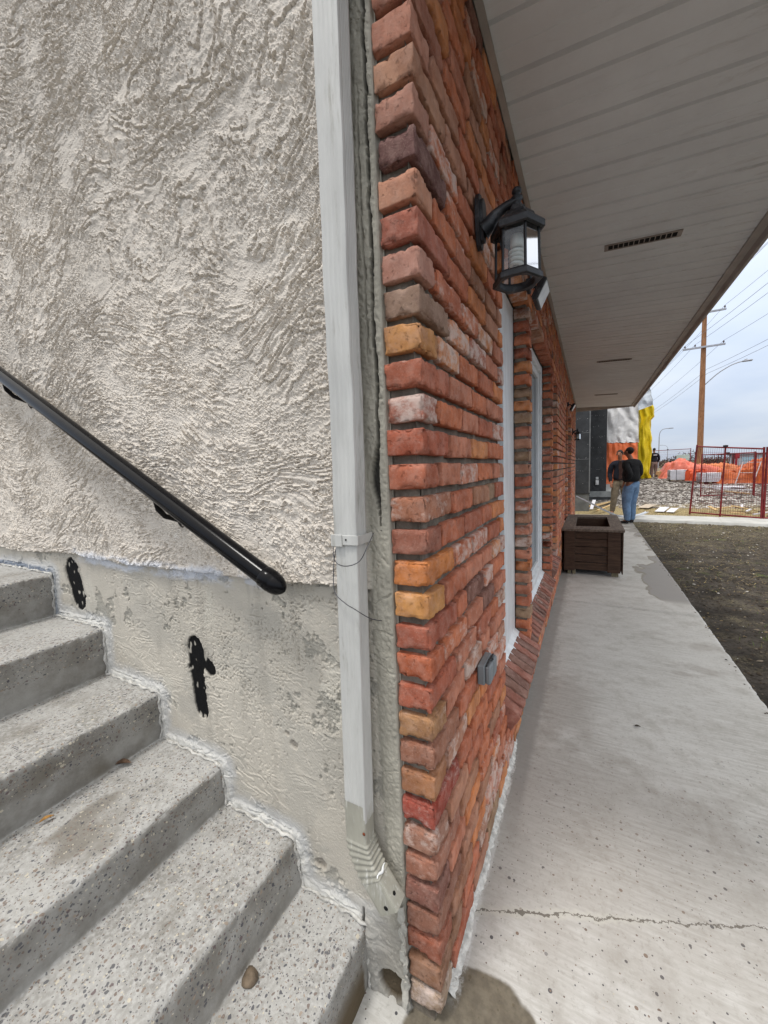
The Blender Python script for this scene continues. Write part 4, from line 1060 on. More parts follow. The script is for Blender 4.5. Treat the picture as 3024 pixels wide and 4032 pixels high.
L1 = lantern((0.004, .470, 2.128), 'weathered black hexagonal lantern with spiral bulb on the bricks in the foreground')
L2 = copy_thing(L1); L2.location = (.004, 7.55, 2.03); L2.scale = (.85, .85, .85); L2['label'] = 'small distant black lantern at the far end of the brick wall'

def floodlight(loc, label, sc=1.0, rz=0):
    root = empty('floodlight', loc, rz, label, 'floodlight', 'floodlights above the windows'); root.scale = (sc, sc, sc)
    b = MB(); b.box(0, .02, -.03, .03, -.03, .03, bev=.003); b.tube([(.01, 0, 0), (.045, 0, -.012), (.06, 0, -.03)], .008, 8); b.build('mount', M['lampblack'], root)
    Rm = Matrix.Translation((.075, 0, -.055)) @ Matrix.Rotation(R(28), 4, 'Y')
    h = MB(); h.box(-.018, .010, -.085, .085, -.055, .055, Rm, bev=.005)
    for k in range(5): h.box(-.026, -.018, -.070+k*.032, -.063+k*.032, -.045, .045, Rm)
    h.build('housing', M['lampblack'], root)
    g = MB(); g.box(.010, .0125, -.072, .072, -.044, .044, Rm); g.build('lens', simple('frosted_lens', srgb(226, 230, 232), .25, .04, 20, .05), root)
    return root
F1 = floodlight((.004, 1.50, 2.345), 'small black floodlight with a pale lens on the bricks just behind the near lantern')
F2 = floodlight((.004, 5.75, 2.30), 'black floodlight seen high on the far part of the brick wall', 1.0)

# ------------------------------------------------------------------ outdoor socket on the bricks
def outlet():
    root = empty('socket_box', (0.0, .435, .745), 0, 'grey weatherproof outdoor socket box low on the brick wall', 'socket box')
    root.scale = (.85, .9, .9)
    b = MB(); b.box(.002, .030, -.058, .058, -.036, .036, bev=.004); b.build('base', M['greyplastic'], root)
    c = MB(); c.box(.0305, .050, -.055, -.002, -.033, .033, bev=.005); c.build('cover', M['greyplastic'], root)
    c = MB(); c.box(.0305, .050, .002, .055, -.033, .033, bev=.005); c.build('cover', M['greyplastic'], root)
    h = MB(); h.tube([(.036, -.05, .0345), (.036, .05, .0345)], .0035, 8); h.tube([(.034, -.006, .036), (.046, .006, .038)], .005, 8); h.build('hinge', M['lampblack'], root)
outlet()

# ------------------------------------------------------------------ planter
def planter():
    root = empty('planter_box', (.35, 5.4, 0), 0, 'empty dark brown wooden planter box standing on the path against the wall', 'planter')
    T = Matrix.Translation((-.35, -5.4, 0))
    def P(o): o.matrix_parent_inverse = T; return o
    x0, x1, y0, y1, zb, zt = .040, .665, 4.60, 6.15, .065, .565
    n = 5; hh = (zt-zb)/n
    for (nm, ax) in (('front_panel', 0), ('rear_panel', 1)):
        f = MB(); yy = y0+.020 if ax == 0 else y1-.045
        for i in range(n): f.box(x0+.02, x1-.02, yy, yy+.022+.002*(i % 2), zb+i*hh+.003, zb+(i+1)*hh-.003, bev=.003)
        P(f.build(nm, M['planter'], root))
    for xx in (x0, x1-.024):
        f = MB()
        for i in range(n): f.box(xx, xx+.024, y0+.046, y1-.047, zb+i*hh+.003, zb+(i+1)*hh-.003, bev=.003)
        P(f.build('side_panel', M['planter'], root))
    for (a, c) in ((x0-.004, x0+.115), (x1-.150, x1-.012)):
        for yy in (y0, y1-.022):
            f = MB(); f.box(a, c, yy, yy+.019, zb-.01, zt, bev=.003); P(f.build('corner_board', M['planter'], root))
    for xx in (x0-.010, x1+.0005):
        for yy in (y0, y1-.09): f = MB(); f.box(xx, xx+.014, yy, yy+.09, zb-.02, zt, bev=.003); P(f.build('corner_board', M['planter'], root))
    for xx in (x0+.03, x0+.085, x1-.105):
        for yy in (y0+.012, y1-.07):
            f = MB(); w = .038 if xx < .3 else .075; f.box(xx, xx+w, yy+.024, yy+.062, .001, zb+.004, bev=.002); P(f.build('leg', M['timber'], root))
    ox0, ox1, oy0, oy1 = .150, .545, 4.86, 5.88; X0, X1, Y0, Y1 = .005, .690, 4.575, 6.18; z0, z1 = .566, .592
    for poly in ([(X0, Y0), (X1, Y0), (ox1, oy0), (ox0, oy0)], [(X1-.0, Y0+.004), (X1, Y1-.004), (ox1+.001, oy1-.002), (ox1+.001, oy0+.002)], [(X1, Y1), (X0, Y1), (ox0, oy1), (ox1, oy1)], [(X0, Y1-.004), (X0, Y0+.004), (ox0-.001, oy0+.002), (ox0-.001, oy1-.002)]):
        f = MB(); f.prism(poly, 2, z0, z1); P(f.build('rim_board', M['rim'], root))
    f = MB()
    f.box(ox0-.012, ox1+.012, oy0-.02, oy0-.001, .30, z0-.001); f.box(ox0-.012, ox1+.012, oy1+.001, oy1+.02, .30, z0-.001)
    f.box(ox0-.02, ox0-.0125, oy0-.001, oy1+.001, .30, z0-.001); f.box(ox1+.0125, ox1+.02, oy0-.001, oy1+.001, .30, z0-.001)
    P(f.build('inner_liner', M['planter'], root))
    f = MB(); f.box(x0+.03, x1-.03, y0+.05, y1-.06, .28, .33); P(f.build('soil', M['soil'], root))
planter()

# ------------------------------------------------------------------ neighbouring building site
def Tz(y): return float(tz(y))-.06
def wbox(b, x0, x1, y0, y1, z0, z1, bev=0): b.box(x0, x1, y0, y1, z0, z1, bev=bev); return b
M['wrap'] = simple('black_house_wrap', srgb(58, 60, 63), 0.75, 0.14, 3, 0.4, 0.01, dirt=srgb(76, 78, 80))
M['conc'] = simple('raw_concrete', srgb(150, 154, 154), 0.9, 0.12, 4, 0.4, 0.01, dirt=srgb(116, 118, 116))
M['block'] = simple('foundation_concrete', srgb(112, 114, 114), 0.9, 0.14, 4, 0.4, 0.01)
def site_building():
    root = empty('wrapped_building', (-1.5, 16, 0), 0, 'half built neighbour building wrapped in black membrane on a pale concrete footing', 'building')
    T = Matrix.Translation((1.5, -16, 0))
    def P(o): o.matrix_parent_inverse = T; return o
    b = MB(); b.box(-7, .31, 12.7, 24, .50, 6.5); P(b.build('wall', M['wrap'], root))
    b = MB(); b.box(.314, .86, 16.0, 24, .36, 6.5); P(b.build('wall', M['wrap'], root))
    b = MB(); b.box(.86, 2.35, 22.4, 26, .3, 6.4); P(b.build('wall', M['wrap'], root))
    b = MB(); b.box(-7, .30, 12.72, 24, -.2, .495); P(b.build('footing', M['block'], root))
    b = MB(); b.box(.31, 1.20, 15.9, 24, .14, .355); P(b.build('footing', M['conc'], root))
    b = MB(); b.box(.31, 1.14, 16.0, 24, -.2, .138); P(b.build('footing', M['block'], root))
    s = MB()
    for z in (1.55, 2.35, 3.1): s.box(-.3, .300, 12.692, 12.699, z, z+.012)
    s.box(.285, .318, 12.690, 12.699, .52, 6.4)
    P(s.build('seam', simple('membrane_tape', srgb(118, 120, 122), .6, .1, 6), root))
    s = MB(); rr = random.Random(3)
    for i in range(60):
        x = rr.choice([rr.uniform(-.1, .28), rr.uniform(.34, .84)]); y = 12.698 if x < .3 else 15.998; z = rr.uniform(.6, 3.5); z = round(z/.4)*.4+rr.uniform(-.02, .02)
        s.box(x-.006, x+.006, y-.004, y, z-.006, z+.006)
    q = P(s.build('fixing_caps', simple('cap_white', srgb(170, 172, 174), .5, .05), root)); q['kind'] = 'stuff'
    e = MB(); e.box(.50, .61, 15.95, 15.998, .60, .78, bev=.008); e.box(.515, .595, 15.93, 15.948, .63, .74, bev=.006); q = P(e.build('meter_box', simple('meter_white', srgb(214, 216, 218), .5, .05), root))
    e = MB(); e.box(.51, .60, 15.96, 15.998, .80, .90, bev=.006); P(e.build('cable_cover', simple('meter_white2', srgb(190, 194, 196), .5, .05), root))
site_building()

def sheet_mat(name, c, dark=.72, sc=1.2, rough=.45, trans=0.0):
    t = NT(name, rough, .35)
    col = t.mix(t.mr(t.noise(sc, 5, .6), .3, .7), tuple(x*dark for x in c), c)
    t.b.inputs['Transmission Weight'].default_value = 0
    return t.out(col, t.bump(t.noise(5, 5, .6, dist=.8), .5, .05))
def drape(name, P00, P10, P01, P11, nu, nv, fn, m, label, cat, group=None, parent=None):
    """hanging sheet with folds: corners bottom-left, bottom-right, top-left, top-right; fn gives the offset from the sheet plane"""
    u = np.linspace(0, 1, nu); v = np.linspace(0, 1, nv); U, Vv = np.meshgrid(u, v, indexing='ij')
    a, b_, c, d = [np.array(p, float) for p in (P00, P10, P01, P11)]
    Pt = (a*(1-U[..., None])+b_*U[..., None])*(1-Vv[..., None])+(c*(1-U[..., None])+d*U[..., None])*Vv[..., None]
    n = np.cross(b_-a, c-a); n = n/np.linalg.norm(n); off, sx, sz = fn(U, Vv)
    Pt = Pt+n*off[..., None]; Pt[..., 0] += sx; Pt[..., 2] += sz
    front = Pt.reshape(-1, 3); back = (Pt-n*.02).reshape(-1, 3); f = gridfaces(nu, nv)
    V = np.concatenate([front, back]); k = len(front)
    ring = list(range(0, nu*nv, nv))+[(nu-1)*nv+j for j in range(1, nv)]+[i*nv+nv-1 for i in range(nu-2, -1, -1)]+list(range(nv-2, 0, -1))
    rg = np.array([[ring[i], ring[(i+1) % len(ring)], ring[(i+1) % len(ring)]+k, ring[i]+k] for i in range(len(ring))])
    o = link(name, npmesh(name, V, np.concatenate([f, f[:, ::-1]+k, rg])), m, parent)
    return tag(o, label, cat, group)
Z0 = np.zeros
def fold_white(U, V):
    q = U*3.2+V*1.6
    off = .16*np.abs(noise(q*1.1, V*2.2-U*1.4, 0, 201))+.035*noise(U*7-V*4, V*6+U*2, 0, 202)+.05*np.abs(noise(U*2-V*5, V*2.5+U*4, 0, 208))+.05*np.sin((U*1.3+V)*14+2*noise(U*3, V*3, 0, 203))*V
    return off, .04*noise(V*4, U*0, 0, 204), .05*noise(U*6, U*0, 0, 205)*(V < .1)
drape('white_tarp', (1.06, 22.0, 2.42), (2.42, 22.0, 2.36), (1.02, 22.1, 5.3), (2.30, 22.1, 5.3), 60, 90, fold_white, sheet_mat('white_tarp_plastic', srgb(222, 221, 220), .92), 'crumpled white tarp hung on the wrapped building above the orange tarp', 'tarp')
drape('clear_plastic_sheet', (2.30, 22.3, 3.9), (3.0, 22.4, 4.15), (2.1, 22.3, 5.7), (2.72, 22.3, 5.9), 24, 50, lambda U, V: (.12*noise(U*3, V*4, 0, 206), .08*noise(V*5, U*2, 0, 207), 0*U), sheet_mat('milky_plastic', srgb(205, 212, 220), .9), 'pale milky plastic sheet flapping at the top of the yellow tarp', 'plastic sheet')
def fold_or(U, V):
    off = .05*np.abs(noise(U*4, V*1.5, 0, 211))+.05*noise(U*8+V*2, V*4, 0, 212)+.03*np.sin(U*34+4*noise(U*3, V*2, 0, 213))*sst(.5, 1, V)
    return off, 0*U, .05*np.abs(np.sin(U*9.5))*sst(.93, 1, V)*-1
drape('orange_tarp', (1.02, 21.9, .16), (2.40, 21.9, .34), (1.05, 21.95, 2.46), (2.36, 21.95, 2.38), 60, 70, fold_or, sheet_mat('orange_tarp_plastic', srgb(238, 124, 76), .82), 'flat orange tarp on the building behind the two standing men', 'tarp')
def yellow():
    n1, n2 = 64, 110; u = np.linspace(0, 1, n1); v = np.linspace(0, 1, n2); U, V = np.meshgrid(u, v, indexing='ij')
    zb, zt_ = .36, 5.05; Zz = zb+(zt_-zb)*V
    xl = np.interp(V, [0, .08, .35, .75, .92, 1], [2.60, 2.70, 2.70, 2.72, 2.74, 2.86])
    xr = np.interp(V, [0, .08, .3, .5, .72, .76, .86, .96, 1], [3.50, 3.32, 3.42, 3.38, 3.34, 3.50, 3.46, 3.32, 3.16])
    ang = math.pi*(U); X_ = xl+(xr-xl)*(.5-.5*np.cos(ang)); Y_ = 26.0-.28*np.sin(ang)*(.5+.5*sst(0, .1, V))
    f = .06*np.sin(U*17+3*noise(U*2, V*5, 0, 221))+.09*noise(U*5+V*2, V*5, 0, 222)+.06*np.abs(noise(U*9, V*3, 0, 223))
    Y_ = Y_-f; X_ = X_+.05*noise(U*2, V*9, 0, 224)
    fr = np.stack([X_, Y_, Zz], -1).reshape(-1, 3); o = fr.copy(); o[:, 1] = 26.25-(o[:, 1]-26)*.2
    F1 = gridfaces(n1, n2); k = len(fr)
    return tag(link('yellow_tarp', npmesh('yellow_tarp', np.concatenate([fr, o]), np.concatenate([F1, F1[:, ::-1]+k])), sheet_mat('yellow_tarp_plastic', srgb(236, 208, 38), .80)), 'tall bunched yellow tarp hanging at the corner of the half built building', 'tarp')
yellow()

# ------------------------------------------------------------------ utility pole, wires, street lamps
def pole():
    px, py, zt_ = 7.14, 34.0, 11.75; sc = 34.77/30.77
    root = empty('utility_pole', (px, py, .5), 0, 'tall brown wooden utility pole with two crossarms and a street light arm', 'utility pole')
    T = Matrix.Translation((-px, -py, -.5))
    def P(o): o.matrix_parent_inverse = T; return o
    wood = mat_wood('creosoted_pole', srgb(122, 84, 56), srgb(166, 122, 88), 3, (6, 6, .6)); gal = simple('galvanised', srgb(170, 174, 182), .5, .1, 8, .1, metal=.3)
    b = MB(); b.tube([(px+.02, py, .2), (px, py, 6), (px-.03, py, zt_)], [.19, .165, .125], 20); P(b.build('shaft', wood, root))
    ins = simple('insulator', srgb(112, 96, 96), .3, .1, 10, 0)
    for (z, xa, xb, tops) in ((11.30, -.62, 1.06, (-.55, .98)), (9.05, -1.20, 1.10, (-1.08, -.52, 1.0))):
        a = MB(); a.box(px+xa, px+xb, py-.24, py-.14, z-.06, z+.06, bev=.01); ar = P(a.build('crossarm', gal, root))
        for t in tops:
            i = MB(); i.lathe([(.02, 0), (.02, .05), (.06, .06), (.035, .09), (.055, .10), (.03, .13), (.045, .14), (.02, .18), (.001, .185)], (px+t, py-.19, z+.062), 12); P(i.build('insulator', ins, root))
    i = MB(); i.lathe([(.03, 0), (.03, .08), (.06, .10), (.035, .14), (.055, .16), (.03, .20), (.001, .26)], (px-.03, py, zt_), 12); P(i.build('insulator', ins, root))
    a = MB(); a.tube(arcp([(px+.15, py, 6.55), (px+.75, py-.1, 7.15), (px+1.35, py-.2, 7.55), (px+1.75, py-.25, 7.70), (px+2.0, py-.25, 7.74)], 6), .035, 10); P(a.build('lamp_arm', gal, root))
    h = MB(); h.box(px+1.98, px+2.50, py-.36, py-.14, 7.70, 7.80, bev=.03); h.box(px+2.10, px+2.24, py-.30, py-.20, 7.80, 7.87, bev=.015); P(h.build('lamp_head', gal, root))
    w = simple('cable', srgb(128, 130, 140), .6, .05, 5, 0)
    dX, dY = -.062, 1.0          # the line runs almost parallel to the house
    spans = [(px-.03, zt_+.24), (px+.98, 11.55), (px-.55, 11.55), (px-1.08, 9.28), (px-.52, 9.28), (px+1.0, 9.28), (px+.2, 7.55), (px+.2, 7.25)]
    WL = ['top cable running over the very tip of the wooden pole', 'cable on the right end of the upper crossarm', 'cable on the left end of the upper crossarm', 'cable on the left end of the lower crossarm', 'cable on the inner left insulator of the lower crossarm', 'cable on the right end of the lower crossarm', 'upper of two cables fixed to the side of the pole above the lamp arm', 'lower of two cables fixed to the side of the pole above the lamp arm']
    for (x, z), lab in zip(spans, WL):
        c = MB(); pts = []
        for k in range(49):
            t = -1+2*k/48; L = 46*t; sag = 1.3*(abs(t)-t*t)*2.2
            pts.append((x+dX*L+(.55*L*-.02 if t < 0 else 0), py-.19+dY*L, z-sag))
        c.tube(pts, .010, 5, cap=False)
        o = c.build('overhead_wire', w); tag(o, lab, 'cable', 'overhead cables on the wooden pole')
pole()
def street_lamp(loc, h, reach, label, r=.05):
    root = empty('street_lamp', loc, 0, label, 'street lamp', 'street lamps far behind the site')
    g = simple('lamp_grey', srgb(150, 152, 158), .6, .06, 5, 0)
    b = MB(); b.tube([(0, 0, 0), (0, 0, h-1.0)], [r*1.4, r], 8); b.build('post', g, root)
    a = MB(); a.tube(arcp([(0, 0, h-1.0), (.08*reach, 0, h-.45), (.38*reach, 0, h-.08), (reach, 0, h)], 6), r*.8, 8); a.build('arm', g, root)
    c = MB(); c.box(reach, reach+.5, -.12, .12, h-.06, h+.04, bev=.02); c.build('lamp_head', g, root)
    return root
street_lamp((8.1, 60, .5), 5.0, .95, 'curved grey street lamp post standing right of the yellow tarp')
s2 = street_lamp((16.2, 110, .5), 4.6, -1.5, 'tiny pale street lamp on the horizon between tarp and pole', .05)

# ------------------------------------------------------------------ red temporary fence
M['red'] = simple('red_fence_paint', srgb(122, 42, 44), .5, .18, 6, .2, dirt=srgb(92, 40, 40))
def fence_panel(A, B_, h, label, mids=(.45,), leanA=0.0, topA=None, topB=None, zA=0.0, zB=0.0, wr=.0026, horiz=()):
    A, B_ = Vector((A[0], A[1], zA)), Vector((B_[0], B_[1], zB)); root = empty('fence_panel', A, 0, label, 'fence', 'red mesh panels of the temporary fence')
    TA = Vector(topA) if topA else A+Vector((0, 0, h)); TB = Vector(topB) if topB else B_+Vector((0, 0, h))
    T = Matrix.Translation(-A)
    def P(o): o.matrix_parent_inverse = T; return o
    def pt(u, v): return (A*(1-u)+B_*u)*(1-v)+(TA*(1-u)+TB*u)*v
    f = MB(); r = .021
    f.tube([pt(0, 0), pt(0, 1.01)], r, 10); f.tube([pt(1, 0), pt(1, 1.01)], r, 10); f.tube([pt(0, .985), pt(1, .985)], r*.9, 10); f.tube([pt(0, .03), pt(1, .03)], r*.9, 10)
    for m in mids: f.tube([pt(m, .0), pt(m, 1.02)], r*.9, 10)
    for hz in horiz: f.tube([pt(0, hz), pt(1, hz)], r*.7, 8)
    P(f.build('frame', M['red'], root))
    w = MB(); L = (B_-A).length; n = int(L/.05)
    for i in range(1, n): w.tube([pt(i/n, .03), pt(i/n, .985)], wr, 3, cap=False)
    nz = int(h/.15)
    for j in range(1, nz): w.tube([pt(0, j/nz), pt(1, j/nz)], wr, 3, cap=False)
    P(w.build('wire_mesh', M['red'], root))
    c = MB(); 
    c.box(-.04, .04, -.04, .04, -.012, .03, Matrix.Translation(pt(mids[0] if mids else .5, 1.0))); P(c.build('clamp', M['lampblack'], root))
    return root
fence_panel((2.65, 11.92), (3.76, 10.90), 1.7, 'nearest red wire mesh fence panel standing behind the cross path, leaning slightly', (.46,), topA=(2.745, 11.9, 1.76), topB=(3.735, 10.88, 1.60), zA=-.03, zB=-.03)
fence_panel((3.80, 10.90), (5.6, 10.70), 1.65, 'red mesh fence panel cut off by the right edge of the photo', (.5,), topA=(3.79, 10.88, 1.60), topB=(5.6, 10.7, 1.55), zA=-.03, zB=-.03)
fence_panel((3.92, 17.2), (5.31, 17.0), 1.55, 'red mesh fence panel standing further back in front of the stacked sheets', (), zA=Tz(17), zB=Tz(17), wr=.0028)
fence_panel((5.34, 17.0), (7.2, 16.8), 1.52, 'red mesh fence panel further back, at the right edge before the orange heap', (.5,), zA=Tz(17), zB=Tz(17), wr=.0028, horiz=(.3,))
fence_panel((3.6, 30.5), (5.95, 30.2), 1.55, 'faint distant mesh fence panel between the yellow tarp and the pole', (), zA=Tz(30)+.05, zB=Tz(30)+.05, wr=.003)

# ------------------------------------------------------------------ stacks, heaps, timber
white_sheet = simple('white_board', srgb(214, 214, 220), .6, .06, 3, .2, dirt=srgb(180, 180, 188))
def stack(loc, w, d, h, n, label, rz=0):
    root = empty('board_stack', loc, rz, label, 'stack', 'white wrapped stacks of boards')
    b = MB(); rr = random.Random(int(w*100))
    for i in range(n):
        z0 = .06+h*i/n; z1 = .06+h*(i+1)/n-.012; j = rr.uniform(-.012, .012); b.box(-w/2+j, w/2+j, -d/2, d/2, z0, z1, bev=.004)
    b.build('boards', white_sheet, root)
    for x in (-w*.4, 0, w*.4):
        s = MB(); s.box(x-.05, x+.05, -d/2, d/2, 0, .055); s.build('bearer', M['timber'], root)
    s = MB(); s.box(-w*.22, -w*.22+.02, -d/2-.004, d/2+.004, .055, .062+h); s.build('strap', M['lampblack'], root)
    return root
stack((4.36, 23.9, Tz(24)+.04), .86, .9, .50, 8, 'white stack of boards left of the red fence post, under the pink tarp')
stack((5.24, 22.5, Tz(22.5)+.03), .74, .9, .42, 7, 'white stack of boards seen through the red fence mesh')
lum = mat_wood('new_lumber', srgb(176, 146, 100), srgb(212, 184, 136), 3, (.6, 6, 6))
def lumber(loc, w, d, rows, label, rz=0):
    root = empty('lumber_pile', loc, rz, label, 'lumber pile')
    rr = random.Random(9)
    for k in range(rows):
        b = MB(); x = -w/2
        for i in range(5):
            y = -d/2+i*d/5; o = rr.uniform(-.1, .1); b.box(-w/2+o, w/2+o, y, y+d/5-.012, k*.10, k*.10+.085, bev=.004)
        b.build('board_layer', lum, root)
    return root
lumber((4.35, 26.6, Tz(26.6)), 1.3, .8, 4, 'pile of fresh yellow lumber left of the pink tarp', .1)
def heap(name, cx, cy, rx, ry, hgt, seed, m, label, crease=.5, prof=None):
    n1, n2 = 90, 60; u = np.linspace(-1, 1, n1); v = np.linspace(-1, 1, n2); U, V = np.meshgrid(u, v, indexing='ij')
    e = (1-np.abs(U)**2.4)*(1-np.abs(V)**2.4)
    shape = np.interp(U, prof[0], prof[1]) if prof else 1.0
    Zh = hgt*shape*sst(0, .45, e)*(1+.22*noise(U*2.3, V*2, 0, seed)-crease*.35*np.abs(noise(U*4.5+V, V*3-U, 0, seed+1))-crease*.22*np.abs(noise(U*9+V*5, V*5-U*3, 0, seed+2)))
    X_ = cx+rx*U+.12*noise(U*3, V*4, 0, seed+3); Y_ = cy+ry*V+.15*noise(U*5, V*3, 0, seed+4)
    Zg = tz(Y_)-.07+Zh
    return tag(link(name, npmesh(name, np.stack([X_, Y_, Zg], -1).reshape(-1, 3), gridfaces(n1, n2)), m), label, 'tarp')
heap('pink_tarp', 5.35, 26.2, 1.65, 1.0, .95, 240, sheet_mat('pink_orange_plastic', srgb(232, 126, 104), .72, 2.2), 'crumpled salmon pink tarp thrown over a heap at the foot of the pole', 1.0, ([-1, -.75, -.35, 0, .5, 1], [.75, .9, 1.15, .85, .62, .45]))
heap('orange_cover', 4.98, 23.6, .45, .5, .62, 250, sheet_mat('orange_plastic_dark', srgb(216, 90, 54), .7), 'small bright orange cover squeezed between the two white stacks', 1.0)
heap('orange_heap', 7.05, 22.6, 1.75, .9, .98, 260, sheet_mat('orange_net', srgb(206, 104, 52), .62, 2.5), 'big orange tarp over a heap behind the fence at the right edge', 1.0, ([-1, -.8, -.45, -.1, .3, 1], [.45, .62, .60, 1.05, 1.1, .95]))
heap('pale_orange_cover', 6.35, 26.3, 1.0, .8, .72, 270, sheet_mat('orange_pale', srgb(226, 138, 88), .72, 2.2), 'low pale orange cover between the pole and the big orange heap', .9)
# grey ladder leaning on the orange heap
def ladder():
    y0 = 21.45; root = empty('ladder', (6.2, y0, .3), 0, 'grey metal ladder leaning on the orange heap behind the fence', 'ladder')
    T = Matrix.Translation((-6.2, -y0, -.3)); g = simple('ladder_alu', srgb(190, 180, 180), .5, .1, 5, 0)
    A0, A1 = Vector((5.95, y0, .22)), Vector((6.32, y0+.5, 1.22)); B0, B1 = Vector((6.52, y0-.05, .22)), Vector((6.90, y0+.45, 1.20))
    for a, c in ((A0, A1), (B0, B1)):
        b = MB(); b.tube([a, c], .022, 6); o = b.build('rail', g, root); o.matrix_parent_inverse = T
    for t in (.06, .52, .97):
        b = MB(); b.tube([A0.lerp(A1, t), B0.lerp(B1, t)], .016, 6); o = b.build('rung', g, root); o.matrix_parent_inverse = T
ladder()
def plank(name, a, b_, w, th, m, label, cat, group=None):
    a, b_ = Vector(a), Vector(b_); d = (b_-a); L = d.length; x = d.normalized(); y = Vector((0, 0, 1)).cross(x).normalized(); z = x.cross(y)
    Mx = Matrix(((x.x, y.x, z.x, a.x), (x.y, y.y, z.y, a.y), (x.z, y.z, z.z, a.z), (0, 0, 0, 1)))
    q = MB(); q.box(0, L, -w/2, w/2, 0, th, Mx, bev=min(.003, th*.3)); return tag(q.build(name, m), label, cat, group)
GP = 'loose planks lying by the footing'
plank('plank', (.22, 13.2, .02), (1.05, 15.2, .03), .09, .03, lum, 'long yellow plank lying on the soil by the pale footing', 'plank', GP)
plank('plank', (.45, 12.5, .10), (.92, 14.6, .05), .07, .03, lum, 'yellow plank crossing the others behind the man in khaki trousers', 'plank', GP)
plank('plank', (.52, 12.0, .03), (1.02, 13.3, .12), .06, .03, lum, 'short yellow plank closest to the khaki trousers', 'plank', GP)
plank('white_trim_board', (.36, 12.1, .06), (.44, 12.5, .30), .09, .02, white_sheet, 'short white trim board propped by the dark footing', 'board')
plank('plywood_offcut', (1.75, 13.3, -.01), (2.05, 14.0, .03), .30, .018, simple('ply_light', srgb(190, 176, 158), .8, .1, 5, .2), 'pale plywood offcut lying on the gravel right of the blue jeans', 'board')
plank('torn_sheet', (2.05, 12.4, -.02), (2.25, 12.9, .06), .22, .008, white_sheet, 'torn white sheet lying at the edge of the dry straw, left piece', 'board')
plank('torn_sheet', (2.28, 12.3, -.02), (2.45, 12.7, .05), .18, .008, white_sheet, 'torn white sheet beside the fence foot, right piece', 'board')
for i, (a, c, w, lb) in enumerate((((4.3, 20.2, .22), (5.3, 19.4, .20), .07, 'white frame bar lying left of the pale panel behind the fence'), ((4.5, 20.8, .25), (5.9, 20.1, .22), .06, 'white frame bar lying along the back of the pale panel'), ((4.75, 19.3, .18), (5.75, 18.5, .15), .06, 'white frame bar in front of the pale panel'), ((4.9, 18.4, .12), (5.3, 17.3, .10), .07, 'tan timber bar lying on the dark soil behind the near fence'))):
    plank('frame_bar', a, c, w, .04, white_sheet if i < 3 else lum, lb, 'bar')
plank('lying_board', (5.05, 19.9, .24), (5.75, 19.5, .22), .5, .03, white_sheet, 'flat white panel lying on the dark soil behind the fence', 'board')
plank('pallet_board', (3.9, 22.9, .36), (4.75, 22.5, .34), .25, .05, simple('pallet_grey', srgb(120, 106, 98), .9, .1, 5, .2), 'grey board lying before the left white stack', 'board')
# broken wood by the fence
rr = random.Random(21)
SCR = [k+' '+q for q in ('of the scrap lying just behind the left post of the red fence', 'of the scrap lying behind the middle of the red fence', 'of the scrap lying farthest right behind the red fence', 'of the scrap nearest the cross path under the mesh') for k in ('yellow piece', 'white piece', 'greenish piece', 'grey brown piece')]
for i in range(14):
    x, y = rr.uniform(3.1, 4.6), rr.uniform(11.3, 13.2); a = rr.uniform(0, math.pi); L = rr.uniform(.15, .5)
    plank('broken_board', (x, y, rr.uniform(-.02, .06)), (x+L*math.cos(a), y+L*math.sin(a)*.5, rr.uniform(-.01, .12)), rr.uniform(.05, .12), .025, [lum, white_sheet, M['timber'], M['rim']][i % 4], SCR[i], 'scrap wood', 'scrap wood pile behind the fence')
# long white gutter leaning off the end of the bricks
def gutter():
    m = simple('white_gutter', srgb(222, 226, 232), .4, .05, 4, .1)
    pts = arcp([(.02, 9.86, .610), (.30, 9.92, .45), (.62, 10.05, .25), (.92, 10.25, .09), (1.10, 10.45, .045), (1.30, 10.75, .03), (1.48, 10.92, .055), (1.62, 11.02, .11)], 6)
    V = []; prof = [(-.038, .03), (-.036, 0), (.036, 0), (.042, .03), (.038, .03), (.033, .004), (-.033, .004), (-.034, .03)]
    b = MB(); n = len(prof)
    for i, p in enumerate(pts):
        d = (pts[min(i+1, len(pts)-1)]-pts[max(i-1, 0)]).normalized(); s = d.cross(Vector((0, 0, 1))).normalized(); u = s.cross(d)
        for (a, c) in prof: V.append(p+s*a+u*c)
    Fs = [(i*n+k, i*n+(k+1) % n, (i+1)*n+(k+1) % n, (i+1)*n+k) for i in range(len(pts)-1) for k in range(n)]
    b.add(V, Fs); b.add(V[:n], [tuple(range(n))]); b.add(V[-n:], [tuple(range(n))])
    tag(b.build('gutter', m), 'long white metal gutter length leaning from the brick corner down to the path', 'gutter')
gutter()
